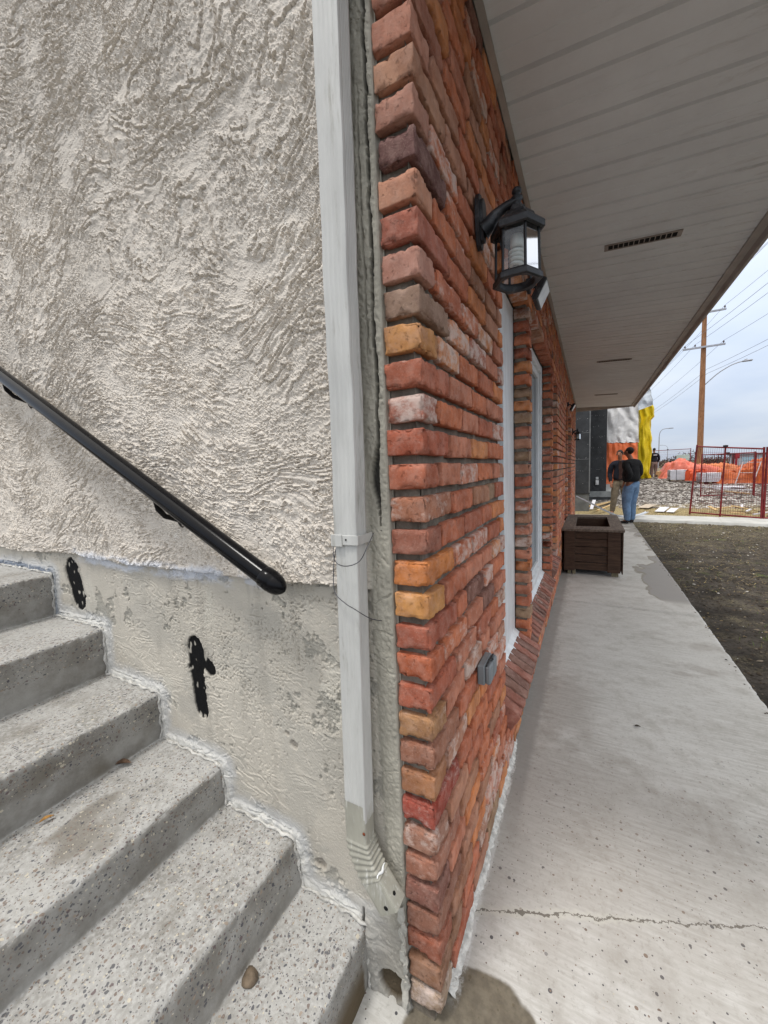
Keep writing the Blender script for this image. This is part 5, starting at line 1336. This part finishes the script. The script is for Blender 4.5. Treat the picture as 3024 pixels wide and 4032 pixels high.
# ------------------------------------------------------------------ things on the horizon
def machine():
    root = empty('site_forklift', (10.4, 40, .5), 0, 'red forklift with a tall mast far behind the fence', 'forklift'); red = simple('machine_red', srgb(150, 48, 56), .5, .12, 3, .1)
    b = MB(); b.box(-1.5, -.35, -.6, .6, -.05, .40, bev=.1); b.box(-1.45, -.9, -.5, .5, .36, .52, bev=.05); b.build('body', red, root)
    b = MB(); b.box(.10, .24, -.45, -.3, 0, 1.30, bev=.02); b.box(.10, .24, .3, .45, 0, 1.30, bev=.02); b.box(.08, .40, -.35, .35, .85, 1.28, bev=.04); b.build('mast', red, root)
    c = MB()
    for x in (-.85, -.1):
        for y in (-.45, .45): c.tube([(x, y, .3), (x+.1, y, 1.2)], .03, 6)
    c.box(-.85, .05, -.5, .5, 1.18, 1.24, bev=.02); c.build('cage', M['lampblack'], root)
    for x in (-1.15, -.05):
        for y in (-.55, .55): w = MB(); w.tube([(x, y-.1, .08), (x, y+.1, .08)], .24, 18); w.build('wheel', M['lampblack'], root)
    f = MB(); f.box(.40, 1.2, -.3, -.2, .15, .20); f.box(.40, 1.2, .2, .3, .15, .20); f.build('forks', M['lampblack'], root)
machine()
def cabin():
    root = empty('site_cabin', (13.0, 44, .5), 0, 'low grey site cabin with bluish windows at the far right', 'cabin'); g = simple('cabin_grey', srgb(168, 170, 176), .7, .05, 2, .1)
    b = MB(); b.box(-1.6, 2.5, -1, 1, 0, 1.15); b.build('wall', g, root)
    b = MB(); b.box(-1.7, 2.6, -1.1, 1.1, 1.152, 1.25); b.build('roof', simple('cabin_roof', srgb(110, 112, 120), .7, .05), root)
    for x in (-1.2, -.1, 1.0): b = MB(); b.box(x, x+.85, -1.03, -1.003, .35, .95); b.build('window', simple('cabin_glass', srgb(150, 178, 192), .2, .05), root)
cabin()
def board(loc, w, h, hh, label):
    root = empty('billboard', loc, 0, label, 'billboard'); b = MB(); b.box(-w/2, w/2, -.05, .05, hh, hh+h, bev=.01); b.build('panel', simple('faded_panel', srgb(178, 192, 184), .7, .08, 2, 0), root)
    for x in (-w*.4, w*.4): p = MB(); p.box(x-.05, x+.05, .055, .15, 0, hh+h*.9); p.build('post', M['rim'], root)
board((10.6, 60, .5), 1.3, .75, .85, 'faded pale green billboard above the bushes left of the pole')

def bush(loc, rx, ry, h, seed, label):
    rg = np.random.RandomState(seed); root = empty('bush', loc, 0, label, 'bush', 'bare brown bushes along the horizon')
    n = int(900*max(1, rx/2)); 
    th = rg.rand(n)*2*np.pi; r = np.sqrt(rg.rand(n)); x = np.cos(th)*r*rx; y = np.sin(th)*r*ry
    top = h*np.sqrt(np.clip(1-(x/rx)**2*.8-(y/ry)**2*.5, .05, 1))*(.75+.35*rg.rand(n)*(1+.4*np.sin(x*3))); z = rg.rand(n)**.7*top
    s = .06+.09*rg.rand(n); V = []; F_ = []
    a = rg.randn(n, 3); a /= np.linalg.norm(a, axis=1, keepdims=True); b_ = rg.randn(n, 3); b_ -= a*np.sum(a*b_, 1, keepdims=True); b_ /= np.linalg.norm(b_, axis=1, keepdims=True)
    c = np.stack([x, y, z], 1); V = np.concatenate([c-a*s[:, None], c+b_*s[:, None]*.5, c+a*s[:, None], c-b_*s[:, None]*.5]); i = np.arange(n); F_ = np.stack([i, i+n, i+2*n, i+3*n], 1)
    link('crown', npmesh('crown', V, F_, False), BUSH, root)
    t = MB(); rr = random.Random(seed)
    for k in range(14):
        xx, yy = rr.uniform(-rx*.7, rx*.7), rr.uniform(-ry*.6, ry*.6); t.tube([(xx*.5, yy*.5, 0), (xx*.8, yy*.8, h*.4), (xx+rr.uniform(-.3, .3), yy, h*rr.uniform(.7, 1.0))], [.03, .02, .006], 5)
    t.build('stems', M['rim'], root)
BUSH = simple('bush_twigs', srgb(84, 76, 66), .95, .3, 3, 0)
for (x, y, rx, ry, h, sd, lb) in ((9.2, 62, 1.5, 1, 1.25, 1, 'low brown bush behind the man in the navy jacket'), (12.0, 64, 2.0, 1.2, 2.1, 2, 'rounded dark bush under the pale billboard'), (14.6, 66, 1.6, 1, 1.3, 3, 'low bush just left of the pole foot'), (18.5, 70, 3.2, 1.2, 1.25, 4, 'long low bush right of the pole behind the forklift'), (27, 80, 5, 1.5, 1.3, 5, 'far low brown hedge at the right end of the horizon'), (7.6, 75, 2.6, 1.2, 1.1, 6, 'brown scrub half hidden by the yellow tarp')):
    bush((x, y, .5), rx, ry, h, sd, lb)

# ------------------------------------------------------------------ people
def skin_mesh(name, J, E_, m, parent, sub=2):
    """J: name -> (pos, rx, ry), E_: list of (a, b). First joint is the root."""
    names = list(J); me = bpy.data.meshes.new(name); me.from_pydata([J[n][0] for n in names], [(names.index(a), names.index(b)) for a, b in E_], [])
    o = bpy.data.objects.new(name, me); COL.objects.link(o)
    md = o.modifiers.new('s', 'SKIN'); md.use_smooth_shade = True; md.branch_smoothing = .3
    for i, n in enumerate(names):
        sv = me.skin_vertices[0].data[i]; sv.radius = (J[n][1], J[n][2] if len(J[n]) > 2 else J[n][1]); sv.use_root = (i == 0)
    ms = o.modifiers.new('u', 'SUBSURF'); ms.levels = sub; ms.render_levels = sub
    dg = bpy.context.evaluated_depsgraph_get(); ev = o.evaluated_get(dg); nm = bpy.data.meshes.new_from_object(ev)
    nm.name = name; bpy.data.objects.remove(o); bpy.data.meshes.remove(me); nm.polygons.foreach_set('use_smooth', [True]*len(nm.polygons))
    return link(name, nm, m, parent)
SKIN = simple('skin', srgb(134, 92, 72), .55, .06, 12, .05); SKIN2 = simple('skin_light', srgb(160, 114, 90), .55, .06, 12, .05)
HAIR = simple('dark_hair', srgb(34, 27, 24), .7, .2, 60, .6, .01)
def cloth(n, c, sc=6): return simple(n, c, .9, .14, sc, .6, .02)
def person(loc, yaw, H_, label, jacket, trousers, shoes, skin, arms, legs, head, hair=True, jlen=.90, shirt=None, bulk=1.0, cap=None, mark=None, belly=0.0):
    k = H_/1.76; root = empty('person', loc, yaw, label, 'person'); root.scale = (k, k, k)
    V = Vector; hy, hx = head            # head forward shift and turn
    hd = V((hx*.02, .02+hy, 1.0))
    J = {'pelvis': ((0, 0, .95), .12, .09), 'waist': ((0, 0, 1.10), .12, .085), 'chest': ((0, 0, 1.30), .14, .095), 'neck0': ((0, -.01, 1.45), .06, .055), 'neck': ((hx*.2, .01+hy*.5, 1.535), .050), 'jaw': ((hx*.5, .035+hy, 1.590), .058, .066), 'face': ((hx*.5, .025+hy, 1.650), .070, .084), 'crown': ((hx*.4, .012+hy, 1.705), .062, .078), 'top': ((hx*.4, .008+hy, 1.742), .03, .035),
         'nose': ((hx*1.6, .115+hy-abs(hx)*.3, 1.632), .012)}
    E_ = [('pelvis', 'waist'), ('waist', 'chest'), ('chest', 'neck0'), ('neck0', 'neck'), ('neck', 'jaw'), ('jaw', 'face'), ('face', 'crown'), ('crown', 'top'), ('face', 'nose')]
    for s, sg in (('l', -1), ('r', 1)):
        el, wr, fd = arms[s]; el, wr, fd = V(el), V(wr), V(fd).normalized(); side = V((sg, 0, 0)) if abs(fd.x) < .8 else V((0, 1, 0)); side = (side-fd*side.dot(fd)).normalized()
        J['sh'+s] = ((sg*.155, -.005, 1.405), .058); J['ua'+s] = ((sg*.195, -.005, 1.36), .050); J['el'+s] = (tuple(el), .038); J['wr'+s] = (tuple(wr), .026); J['pm'+s] = (tuple(wr+fd*.06), .030, .017)
        E_ += [('chest', 'sh'+s), ('sh'+s, 'ua'+s), ('ua'+s, 'el'+s), ('el'+s, 'wr'+s), ('wr'+s, 'pm'+s)]
        cur = fd.cross(side)
        for q, (ofs, ln) in enumerate(((-.026, .060), (-.009, .070), (.009, .066), (.026, .052))):
            a = wr+fd*.09+side*ofs; b_ = a+fd*ln*.55+cur*.004; c = b_+fd*ln*.45+cur*.016
            J['f%d%s' % (q, s)] = (tuple(a), .0095); J['g%d%s' % (q, s)] = (tuple(b_), .0085); J['h%d%s' % (q, s)] = (tuple(c), .0075)
            E_ += [('pm'+s, 'f%d%s' % (q, s)), ('f%d%s' % (q, s), 'g%d%s' % (q, s)), ('g%d%s' % (q, s), 'h%d%s' % (q, s))]
        a = wr+fd*.035-side*.034; J['t0'+s] = (tuple(a), .011); J['t1'+s] = (tuple(a+fd*.035-side*.012), .009); E_ += [('pm'+s, 't0'+s), ('t0'+s, 't1'+s)]
        kn, an, td = legs[s]; kn, an, td = V(kn), V(an), V(td).normalized()
        J['hp'+s] = ((sg*.085, 0, .88), .085); J['kn'+s] = (tuple(kn), .052); J['cf'+s] = (tuple(kn.lerp(an, .35)-V((0, .012, 0))), .050); J['an'+s] = (tuple(an), .034); J['ft'+s] = (tuple(V((an.x, an.y, .035))+td*.13), .034, .026)
        E_ += [('pelvis', 'hp'+s), ('hp'+s, 'kn'+s), ('kn'+s, 'cf'+s), ('cf'+s, 'an'+s), ('an'+s, 'ft'+s)]
    skin_mesh('body', J, E_, skin, root)
    # trousers
    JT = {'pelvis': ((0, -.005, .95), .150*bulk, .118*bulk), 'belt': ((0, 0, 1.03), .142*bulk, .108*bulk)}; ET = [('pelvis', 'belt')]
    for s, sg in (('l', -1), ('r', 1)):
        kn, an, td = legs[s]; kn, an = V(kn), V(an)
        JT['hp'+s] = ((sg*.088, -.005, .86), .112*bulk, .108*bulk); JT['md'+s] = (tuple(V((sg*.090, 0, .86)).lerp(kn, .5)), .098*bulk); JT['kn'+s] = (tuple(kn), .078*bulk); JT['cf'+s] = (tuple(kn.lerp(an, .4)), .074*bulk); JT['an'+s] = (tuple(kn.lerp(an, .93)), .066); JT['hm'+s] = (tuple(kn.lerp(an, 1.02)+V((0, .012, 0))), .070)
        ET += [('pelvis', 'hp'+s), ('hp'+s, 'md'+s), ('md'+s, 'kn'+s), ('kn'+s, 'cf'+s), ('cf'+s, 'an'+s), ('an'+s, 'hm'+s)]
    o = skin_mesh('trousers', JT, ET, trousers, root); wrinkle(o, 15, .010)
    # jacket
    JJ = {'hem': ((0, 0, jlen), .158*bulk, .125*bulk), 'hips': ((0, .0, jlen+.09), .166*bulk, .130*bulk+belly*.5), 'waist': ((0, belly*.5, 1.13), .160*bulk, .125*bulk+belly), 'chest': ((0, 0, 1.30), .172*bulk, .130*bulk), 'yoke': ((0, -.008, 1.40), .130*bulk, .085), 'collar': ((0, -.006+hy*.2, 1.485), .070, .068)}
    EJ = [('hem', 'hips'), ('hips', 'waist'), ('waist', 'chest'), ('chest', 'yoke'), ('yoke', 'collar')]
    for s, sg in (('l', -1), ('r', 1)):
        el, wr, fd = [V(q) for q in arms[s]]
        JJ['sh'+s] = ((sg*.165, -.005, 1.395), .080*bulk); JJ['ua'+s] = (tuple(V((sg*.205, -.005, 1.34))), .074*bulk); JJ['um'+s] = (tuple(V((sg*.205, -.005, 1.34)).lerp(el, .55)), .066*bulk); JJ['el'+s] = (tuple(el), .060*bulk); JJ['fa'+s] = (tuple(el.lerp(wr, .5)), .054*bulk); JJ['wr'+s] = (tuple(el.lerp(wr, .95)), .042)
        EJ += [('yoke', 'sh'+s), ('sh'+s, 'ua'+s), ('ua'+s, 'um'+s), ('um'+s, 'el'+s), ('el'+s, 'fa'+s), ('fa'+s, 'wr'+s)]
    o = skin_mesh('jacket', JJ, EJ, jacket, root); wrinkle(o, 13, .012)
    if shirt:
        b = MB(); pr = [(-.050, .98), (.045, .97), (.035, 1.15), (.050, 1.34), (.030, 1.45), (-.02, 1.46), (-.045, 1.34), (-.055, 1.15)]
        q = MB(); q.prism([(x, z) for x, z in pr], 1, .10, .150); o = q.build('sweater_front', shirt, root)
    for s in 'lr':
        kn, an, td = legs[s]; an, td = V(an), V(td).normalized(); a = V((an.x, an.y, 0))
        sh = skin_mesh('shoe', {'heel': (tuple(a-td*.035+V((0, 0, .042))), .038, .036), 'mid': (tuple(a+td*.06+V((0, 0, .042))), .042, .036), 'ball': (tuple(a+td*.13+V((0, 0, .035))), .046, .028), 'toe': (tuple(a+td*.185+V((0, 0, .030))), .034, .022), 'ank': (tuple(a-td*.012+V((0, 0, .085))), .040)}, [('heel', 'mid'), ('mid', 'ball'), ('ball', 'toe'), ('heel', 'ank')], shoes, root)
    hp = V((hx*.4, .0+hy, 1.70))
    def skull(nm, m, top, f_lo):
        bm = bmesh.new(); bmesh.ops.create_icosphere(bm, subdivisions=4, radius=1.0)
        for v in bm.verts:
            d = v.co.copy(); fr = max(0.0, d.y); lo = sst(.05, -.35, np.array([d.z]))[0]
            k_ = 1-.30*lo*sst(.0, .5, np.array([d.y]))[0]-.12*lo; v.co = V((d.x*.078*k_, d.y*.094*k_, d.z*top*(1 if d.z > 0 else f_lo)))
        me = bpy.data.meshes.new(nm); bm.to_mesh(me); bm.free(); me.polygons.foreach_set('use_smooth', [True]*len(me.polygons))
        o = link(nm, me, m, root); o.location = V((hx*.4, hy-.006, 1.672)); return o
    if hair:
        o = skull('hair', HAIR, .094, .75); wrinkle(o, 60, .008)
        for sg in (-1, 1): e = MB(); e.lathe([(.001, -.028), (.014, -.018), (.017, 0), (.015, .016), (.001, .026)], tuple(V((hx*.4, .0+hy, 1.645))+V((sg*.078, 0, 0))), 8); e.build('ear', skin, root)
    if cap:
        o = skull('cap', cap, .098, .45)
    for sg in (-1, 1): e = MB(); e.lathe([(.001, -.008), (.011, -.003), (.011, .003), (.001, .008)], tuple(V((hx*1.1+sg*.030, .098+hy-abs(hx)*.25, 1.655))), 8); e.build('eye', M['dark'], root)
    e = MB(); e.box(hx*1.1-.022, hx*1.1+.022, .098+hy, .104+hy, 1.592, 1.600, bev=.001); e.build('mouth', simple('lips', srgb(112, 62, 54), .6), root)
    if mark: e = MB(); e.box(-.085, .085, -.150*bulk-.006, -.120*bulk, 1.33, 1.375, bev=.002); e.build('back_print', white_sheet, root)
    return root
def wrinkle(o, f, a):
    me = o.data; n = len(me.vertices); co = np.empty(n*3, np.float32); nr = np.empty(n*3, np.float32)
    me.vertices.foreach_get('co', co); me.vertices.foreach_get('normal', nr); co = co.reshape(-1, 3).astype(float); nr = nr.reshape(-1, 3)
    d = a*fbm(co[:, 0]*f, co[:, 1]*f, co[:, 2]*f*1.6, 7, 3, .6)
    co += nr*d[:, None]; me.vertices.foreach_set('co', co.astype(np.float32).ravel()); me.update()
BLK = cloth('black_fleece', srgb(26, 26, 28)); NVY = cloth('navy_jacket', srgb(30, 32, 42))
person((1.145, 9.62, .0), R(48), 1.74, 'man in a black sweatshirt and light blue jeans seen from his side', BLK, cloth('blue_denim', srgb(112, 140, 172), 9), simple('black_shoe', srgb(30, 30, 32), .6, .1), SKIN,
       {'l': ((-.25, -.17, 1.13), (-.20, .02, .98), (.1, .3, -.9)), 'r': ((.24, -.04, 1.12), (.17, .18, 1.10), (-.7, .6, 0))},
       {'l': ((-.10, .035, .49), (-.105, -.01, .085), (-.1, 1, 0)), 'r': ((.09, .05, .49), (.11, .04, .085), (.25, 1, 0))}, (.045, -.05), bulk=1.24, jlen=.95, belly=.03)
person((1.03, 11.40, .0), R(182), 1.74, 'man in an open dark jacket and khaki trousers looking down, half hidden', NVY, cloth('khaki', srgb(122, 110, 92), 8), simple('pale_shoe', srgb(160, 152, 146), .6, .2, 20), SKIN2,
       {'l': ((-.24, -.02, 1.11), (-.24, .06, .87), (0, .2, -1)), 'r': ((.24, -.02, 1.11), (.22, .10, .90), (-.1, .3, -1))},
       {'l': ((-.13, .03, .49), (-.15, -.01, .085), (-.25, 1, 0)), 'r': ((.13, .03, .49), (.17, -.01, .085), (.3, 1, 0))}, (.05, .04), shirt=cloth('brown_sweater', srgb(64, 42, 36)), bulk=1.12, jlen=.93)
person((3.56, 26.2, Tz(26.2)+.02), R(12), 1.72, 'far man in a navy jacket and dark cap seen from behind beside the yellow tarp', NVY, cloth('grey_brown_trousers', srgb(120, 104, 98)), simple('brown_boot', srgb(70, 56, 48), .7), SKIN,
       {'l': ((-.26, .02, 1.12), (-.22, .14, .92), (0, .5, -.8)), 'r': ((.26, .02, 1.12), (.22, .14, .92), (0, .5, -.8))},
       {'l': ((-.10, .03, .49), (-.11, -.01, .085), (-.2, 1, 0)), 'r': ((.10, .03, .49), (.12, -.01, .085), (.2, 1, 0))}, (.02, 0), hair=False, cap=simple('dark_cap', srgb(34, 36, 40), .8), bulk=1.1, mark=True, jlen=.93)

# ------------------------------------------------------------------ small things underfoot
def lump(name, loc, r, m, label, cat, sq=.6, seed=1):
    bm = bmesh.new(); bmesh.ops.create_icosphere(bm, subdivisions=3, radius=r)
    for v in bm.verts:
        n = float(fbm(np.array([v.co.x/r*1.3]), np.array([v.co.y/r*1.3]), np.array([v.co.z/r*1.3+seed]), seed)[0]); v.co *= 1+.45*n; v.co.z *= sq
    for f in bm.faces: f.smooth = True
    me = bpy.data.meshes.new(name); bm.to_mesh(me); bm.free(); o = link(name, me, m); o.location = loc; return tag(o, label, cat)
lump('stone', (-.400, -.232, .190+.008), .018, simple('brown_stone', srgb(112, 98, 82), .8, .2, 40, .6, .003), 'brown pebble like lump lying on the lowest concrete step', 'stone', .75, 3)
def leaf(loc, rz, L, c, label, grp='dead leaves on the steps and path', curl=.3, tilt=.2):
    q = MB(); n = 9; V = []
    for i in range(n):
        t = i/(n-1); w = L*.24*math.sin(math.pi*min(1, t*1.02+.02))**.7*(1-.3*t)
        for s in (-1, 0, 1): V.append(Vector((L*(t-.5), s*w*(1+.15*math.sin(i*2.3)), .004+abs(s)*w*curl+L*.12*math.sin(t*3)*tilt+.0008)))
    f = [(i*3+k, i*3+k+1, i*3+k+4, i*3+k+3) for i in range(n-1) for k in range(2)]
    V2 = [v-Vector((0, 0, .0006)) for v in V]; m = len(V)
    q.add(V, f, True); q.add(V2, [tuple(reversed(g)) for g in f], True)
    q.tube([V[1]+Vector((-L*.22, 0, .003)), V[1]], .0007, 5)
    o = q.build('dead_leaf', simple('leaf_'+str(len(bpy.data.materials)), c, .8, .2, 80, .4, .002), fix=False); o.location = loc; o.rotation_euler = (0, 0, rz); return tag(o, label, 'leaf', grp)
leaf((-1.045, -.150, .468), R(35), .050, srgb(104, 82, 66), 'curled dark brown leaf on the middle step near the wall', curl=.9)
leaf((-1.02, -.365, .468), R(75), .032, srgb(170, 128, 72), 'small yellow brown leaf lying further out on the middle step', curl=.7)
leaf((.55, 1.52, .001), R(10), .030, srgb(70, 62, 54), 'small dark leaf fragment in the middle of the path', curl=.8)
def scatter():
    """crumbs of stone, bark and leaf litter on the bare yard soil: nobody could count them"""
    rg = np.random.RandomState(4); n = 15000
    x = 1.16+rg.rand(n)**.9*3.9; y = 1.6+rg.rand(n)*8.6; s = .004+.011*rg.rand(n)**3
    gz = -.062+sst(1.2, 1.5, x)*(0.022*fbm(x*1.6, y*1.6, 0, 3)+0.026*fbm(x*9, y*9, 0, 5, 4, 0.6)+0.022*np.abs(fbm(x*26, y*26, 0, 8, 3, 0.6))); gz = np.where(x < 1.205, .001, np.minimum(gz, -.030)); s = np.where(x < 1.205, np.minimum(s, .006), s)
    oc = np.array([[1, 0, 0], [0, 1, 0], [-1, 0, 0], [0, -1, 0], [0, 0, .6], [0, 0, -.6]], float); fc = np.array([[0, 1, 4], [1, 2, 4], [2, 3, 4], [3, 0, 4], [1, 0, 5], [2, 1, 5], [3, 2, 5], [0, 3, 5]])
    a = rg.rand(n)*6.28; st = .5+rg.rand(n)*1.4; P = oc[None]*s[:, None, None]*(.8+.5*rg.rand(n, 6, 1)); P[..., 0] *= st[:, None]
    c, d = np.cos(a)[:, None], np.sin(a)[:, None]; X_ = P[..., 0]*c-P[..., 1]*d; Y_ = P[..., 0]*d+P[..., 1]*c
    V = np.stack([X_+x[:, None], Y_+y[:, None], P[..., 2]+gz[:, None]+s[:, None]*.2], -1).reshape(-1, 3); F_ = (fc[None]+np.arange(n)[:, None, None]*6).reshape(-1, 3)
    pal = np.array([srgb(90, 80, 68), srgb(70, 62, 54), srgb(118, 108, 94), srgb(60, 54, 46), srgb(196, 192, 184), srgb(128, 112, 84)]); w = rg.choice(6, n, p=[.28, .28, .14, .16, .05, .09])
    t = NT('litter_mix', .9, .2); m = t.out(t.attr())
    tag(link('soil_litter', npmesh('soil_litter', V, F_, False, np.repeat(pal[w], 6, 0)), m), 'crumbs of stone, bark and leaf litter strewn over the bare yard soil', 'litter', kind='stuff')
    # rubble beyond
    n = 7000; x = .9+rg.rand(n)*6.5; y = 13.6+rg.rand(n)**1.1*14; s = .015+.045*rg.rand(n)**2.2; P = oc[None]*s[:, None, None]*(.7+.6*rg.rand(n, 6, 1)); gz = tz(y)-.05+.02*noise(x*2, y*2, 0, 9)
    V = np.stack([P[..., 0]+x[:, None], P[..., 1]+y[:, None], P[..., 2]+gz[:, None]], -1).reshape(-1, 3); F_ = (fc[None]+np.arange(n)[:, None, None]*6).reshape(-1, 3)
    pal = np.array([srgb(190, 186, 180), srgb(160, 154, 148), srgb(122, 112, 104), srgb(206, 200, 194)]); w = rg.choice(4, n)
    keep = None
    tag(link('rubble', npmesh('rubble', V, F_, False, np.repeat(pal[w], 6, 0)), m), 'pale broken stone spread over the building site behind the men', 'rubble', kind='stuff')
    # dry straw and grass blades
    n = 9000; k = rg.rand(n) < .55
    x = np.where(k, 1.3+rg.rand(n)*5, 1.25+rg.rand(n)*3.6); y = np.where(k, 11.5+rg.rand(n)*2.2-(x-1.3)*.18, 4.5+rg.rand(n)*5.6)
    a = rg.rand(n)*6.28; L = .03+.07*rg.rand(n); el = rg.rand(n)*.7*np.where(k, 1, .5); wd = .0016+.002*rg.rand(n)
    gz = np.where(k, -.05, -.05); d = np.stack([np.cos(a)*np.cos(el), np.sin(a)*np.cos(el), np.sin(el)], 1); sd = np.stack([-np.sin(a), np.cos(a), 0*a], 1)*wd[:, None]
    c = np.stack([x, y, gz], 1); V = np.stack([c-sd, c+sd, c+d*L[:, None]], 1).reshape(-1, 3); F_ = np.arange(3*n).reshape(-1, 3)
    pal = np.array([srgb(196, 178, 132), srgb(164, 146, 104), srgb(120, 108, 80), srgb(92, 104, 58)]); w = np.where(k, rg.choice(3, n), rg.choice(4, n, p=[.12, .25, .45, .18]))
    tag(link('dry_grass', npmesh('dry_grass', V, F_, False, np.repeat(pal[w], 3, 0)), m), 'flattened dry straw and grass on the soil beside the paths', 'grass', kind='stuff')
    n = 2600; cx = rg.choice([0, 1, 2, 3], n); cen = np.array([(2.05, 3.9), (2.25, 4.7), (2.7, 5.9), (1.75, 3.2)])[cx]; x = cen[:, 0]+rg.randn(n)*.10; y = cen[:, 1]+rg.randn(n)*.14
    a = rg.rand(n)*6.28; L = .015+.03*rg.rand(n); el = .4+rg.rand(n)*.9; wd = .0016+.0016*rg.rand(n); d = np.stack([np.cos(a)*np.cos(el), np.sin(a)*np.cos(el), np.sin(el)], 1); sd = np.stack([-np.sin(a), np.cos(a), 0*a], 1)*wd[:, None]
    c = np.stack([x, y, 0*x-.052], 1); V = np.stack([c-sd, c+sd, c+d*L[:, None]], 1).reshape(-1, 3); F_ = np.arange(3*n).reshape(-1, 3)
    pal = np.array([srgb(86, 108, 50), srgb(104, 120, 60), srgb(120, 116, 72)]); w = rg.choice(3, n)
    tag(link('green_grass', npmesh('green_grass', V, F_, False, np.repeat(pal[w], 3, 0)), m), 'few sparse tufts of short green grass in the bare yard', 'grass', kind='stuff')
scatter()

# crumbled white sealant between bricks and path
def caulk_strip():
    t = np.arange(.07, 1.16, .004); v = np.linspace(0, 1, 9); T, Vv = np.meshgrid(t, v, indexing='ij')
    w = .015+.020*fbm(T*8, T*0, 0, 301, 5, .7)+.010*noise(T*38, Vv*0, 0, 302); w = np.clip(w, .004, .05)*sst(1.16, 1.0, T)
    X = -.012+Vv*(w+.012)+.003*noise(T*90, Vv*4, 0, 303)
    Z = .012*(1-Vv)**1.3+.006*(fbm(T*30, X*60, 0, 304, 4, .7)+.35)*(1-Vv**3)-.002; Z[:, -1] = -.004
    V = np.stack([X, T, Z], -1).reshape(-1, 3)
    H(link('base_sealant', npmesh('base_sealant', V, gridfaces(len(t), len(v)), False), simple('chalky_sealant', srgb(214, 213, 208), .9, .16, 34, .9, .004, dirt=srgb(128, 124, 116))))
caulk_strip()

def flakes():
    rr = random.Random(8); m = simple('broken_sealant', srgb(176, 174, 166), .9, .12, 50, .7, .003)
    for i in range(13):
        z = .03+.26*i/13+rr.uniform(-.01, .01); x = -.0925+rr.uniform(-.006, .004); h_ = rr.uniform(.016, .038); w = rr.uniform(.007, .015)
        n = rr.choice([5, 6]); P = [(w*math.cos(2*math.pi*k/n)*rr.uniform(.6, 1.1), h_*math.sin(2*math.pi*k/n)*rr.uniform(.6, 1.1)) for k in range(n)]
        q = MB(); T_ = Matrix.Translation((x, -.010-rr.uniform(0, .006), z)) @ Matrix.Rotation(rr.uniform(-.5, .5), 4, 'Z') @ Matrix.Rotation(rr.uniform(-.25, .25), 4, 'X')
        q.prism(P, 1, 0, .004, T_); H(q.build('sealant_flake', m))
flakes()
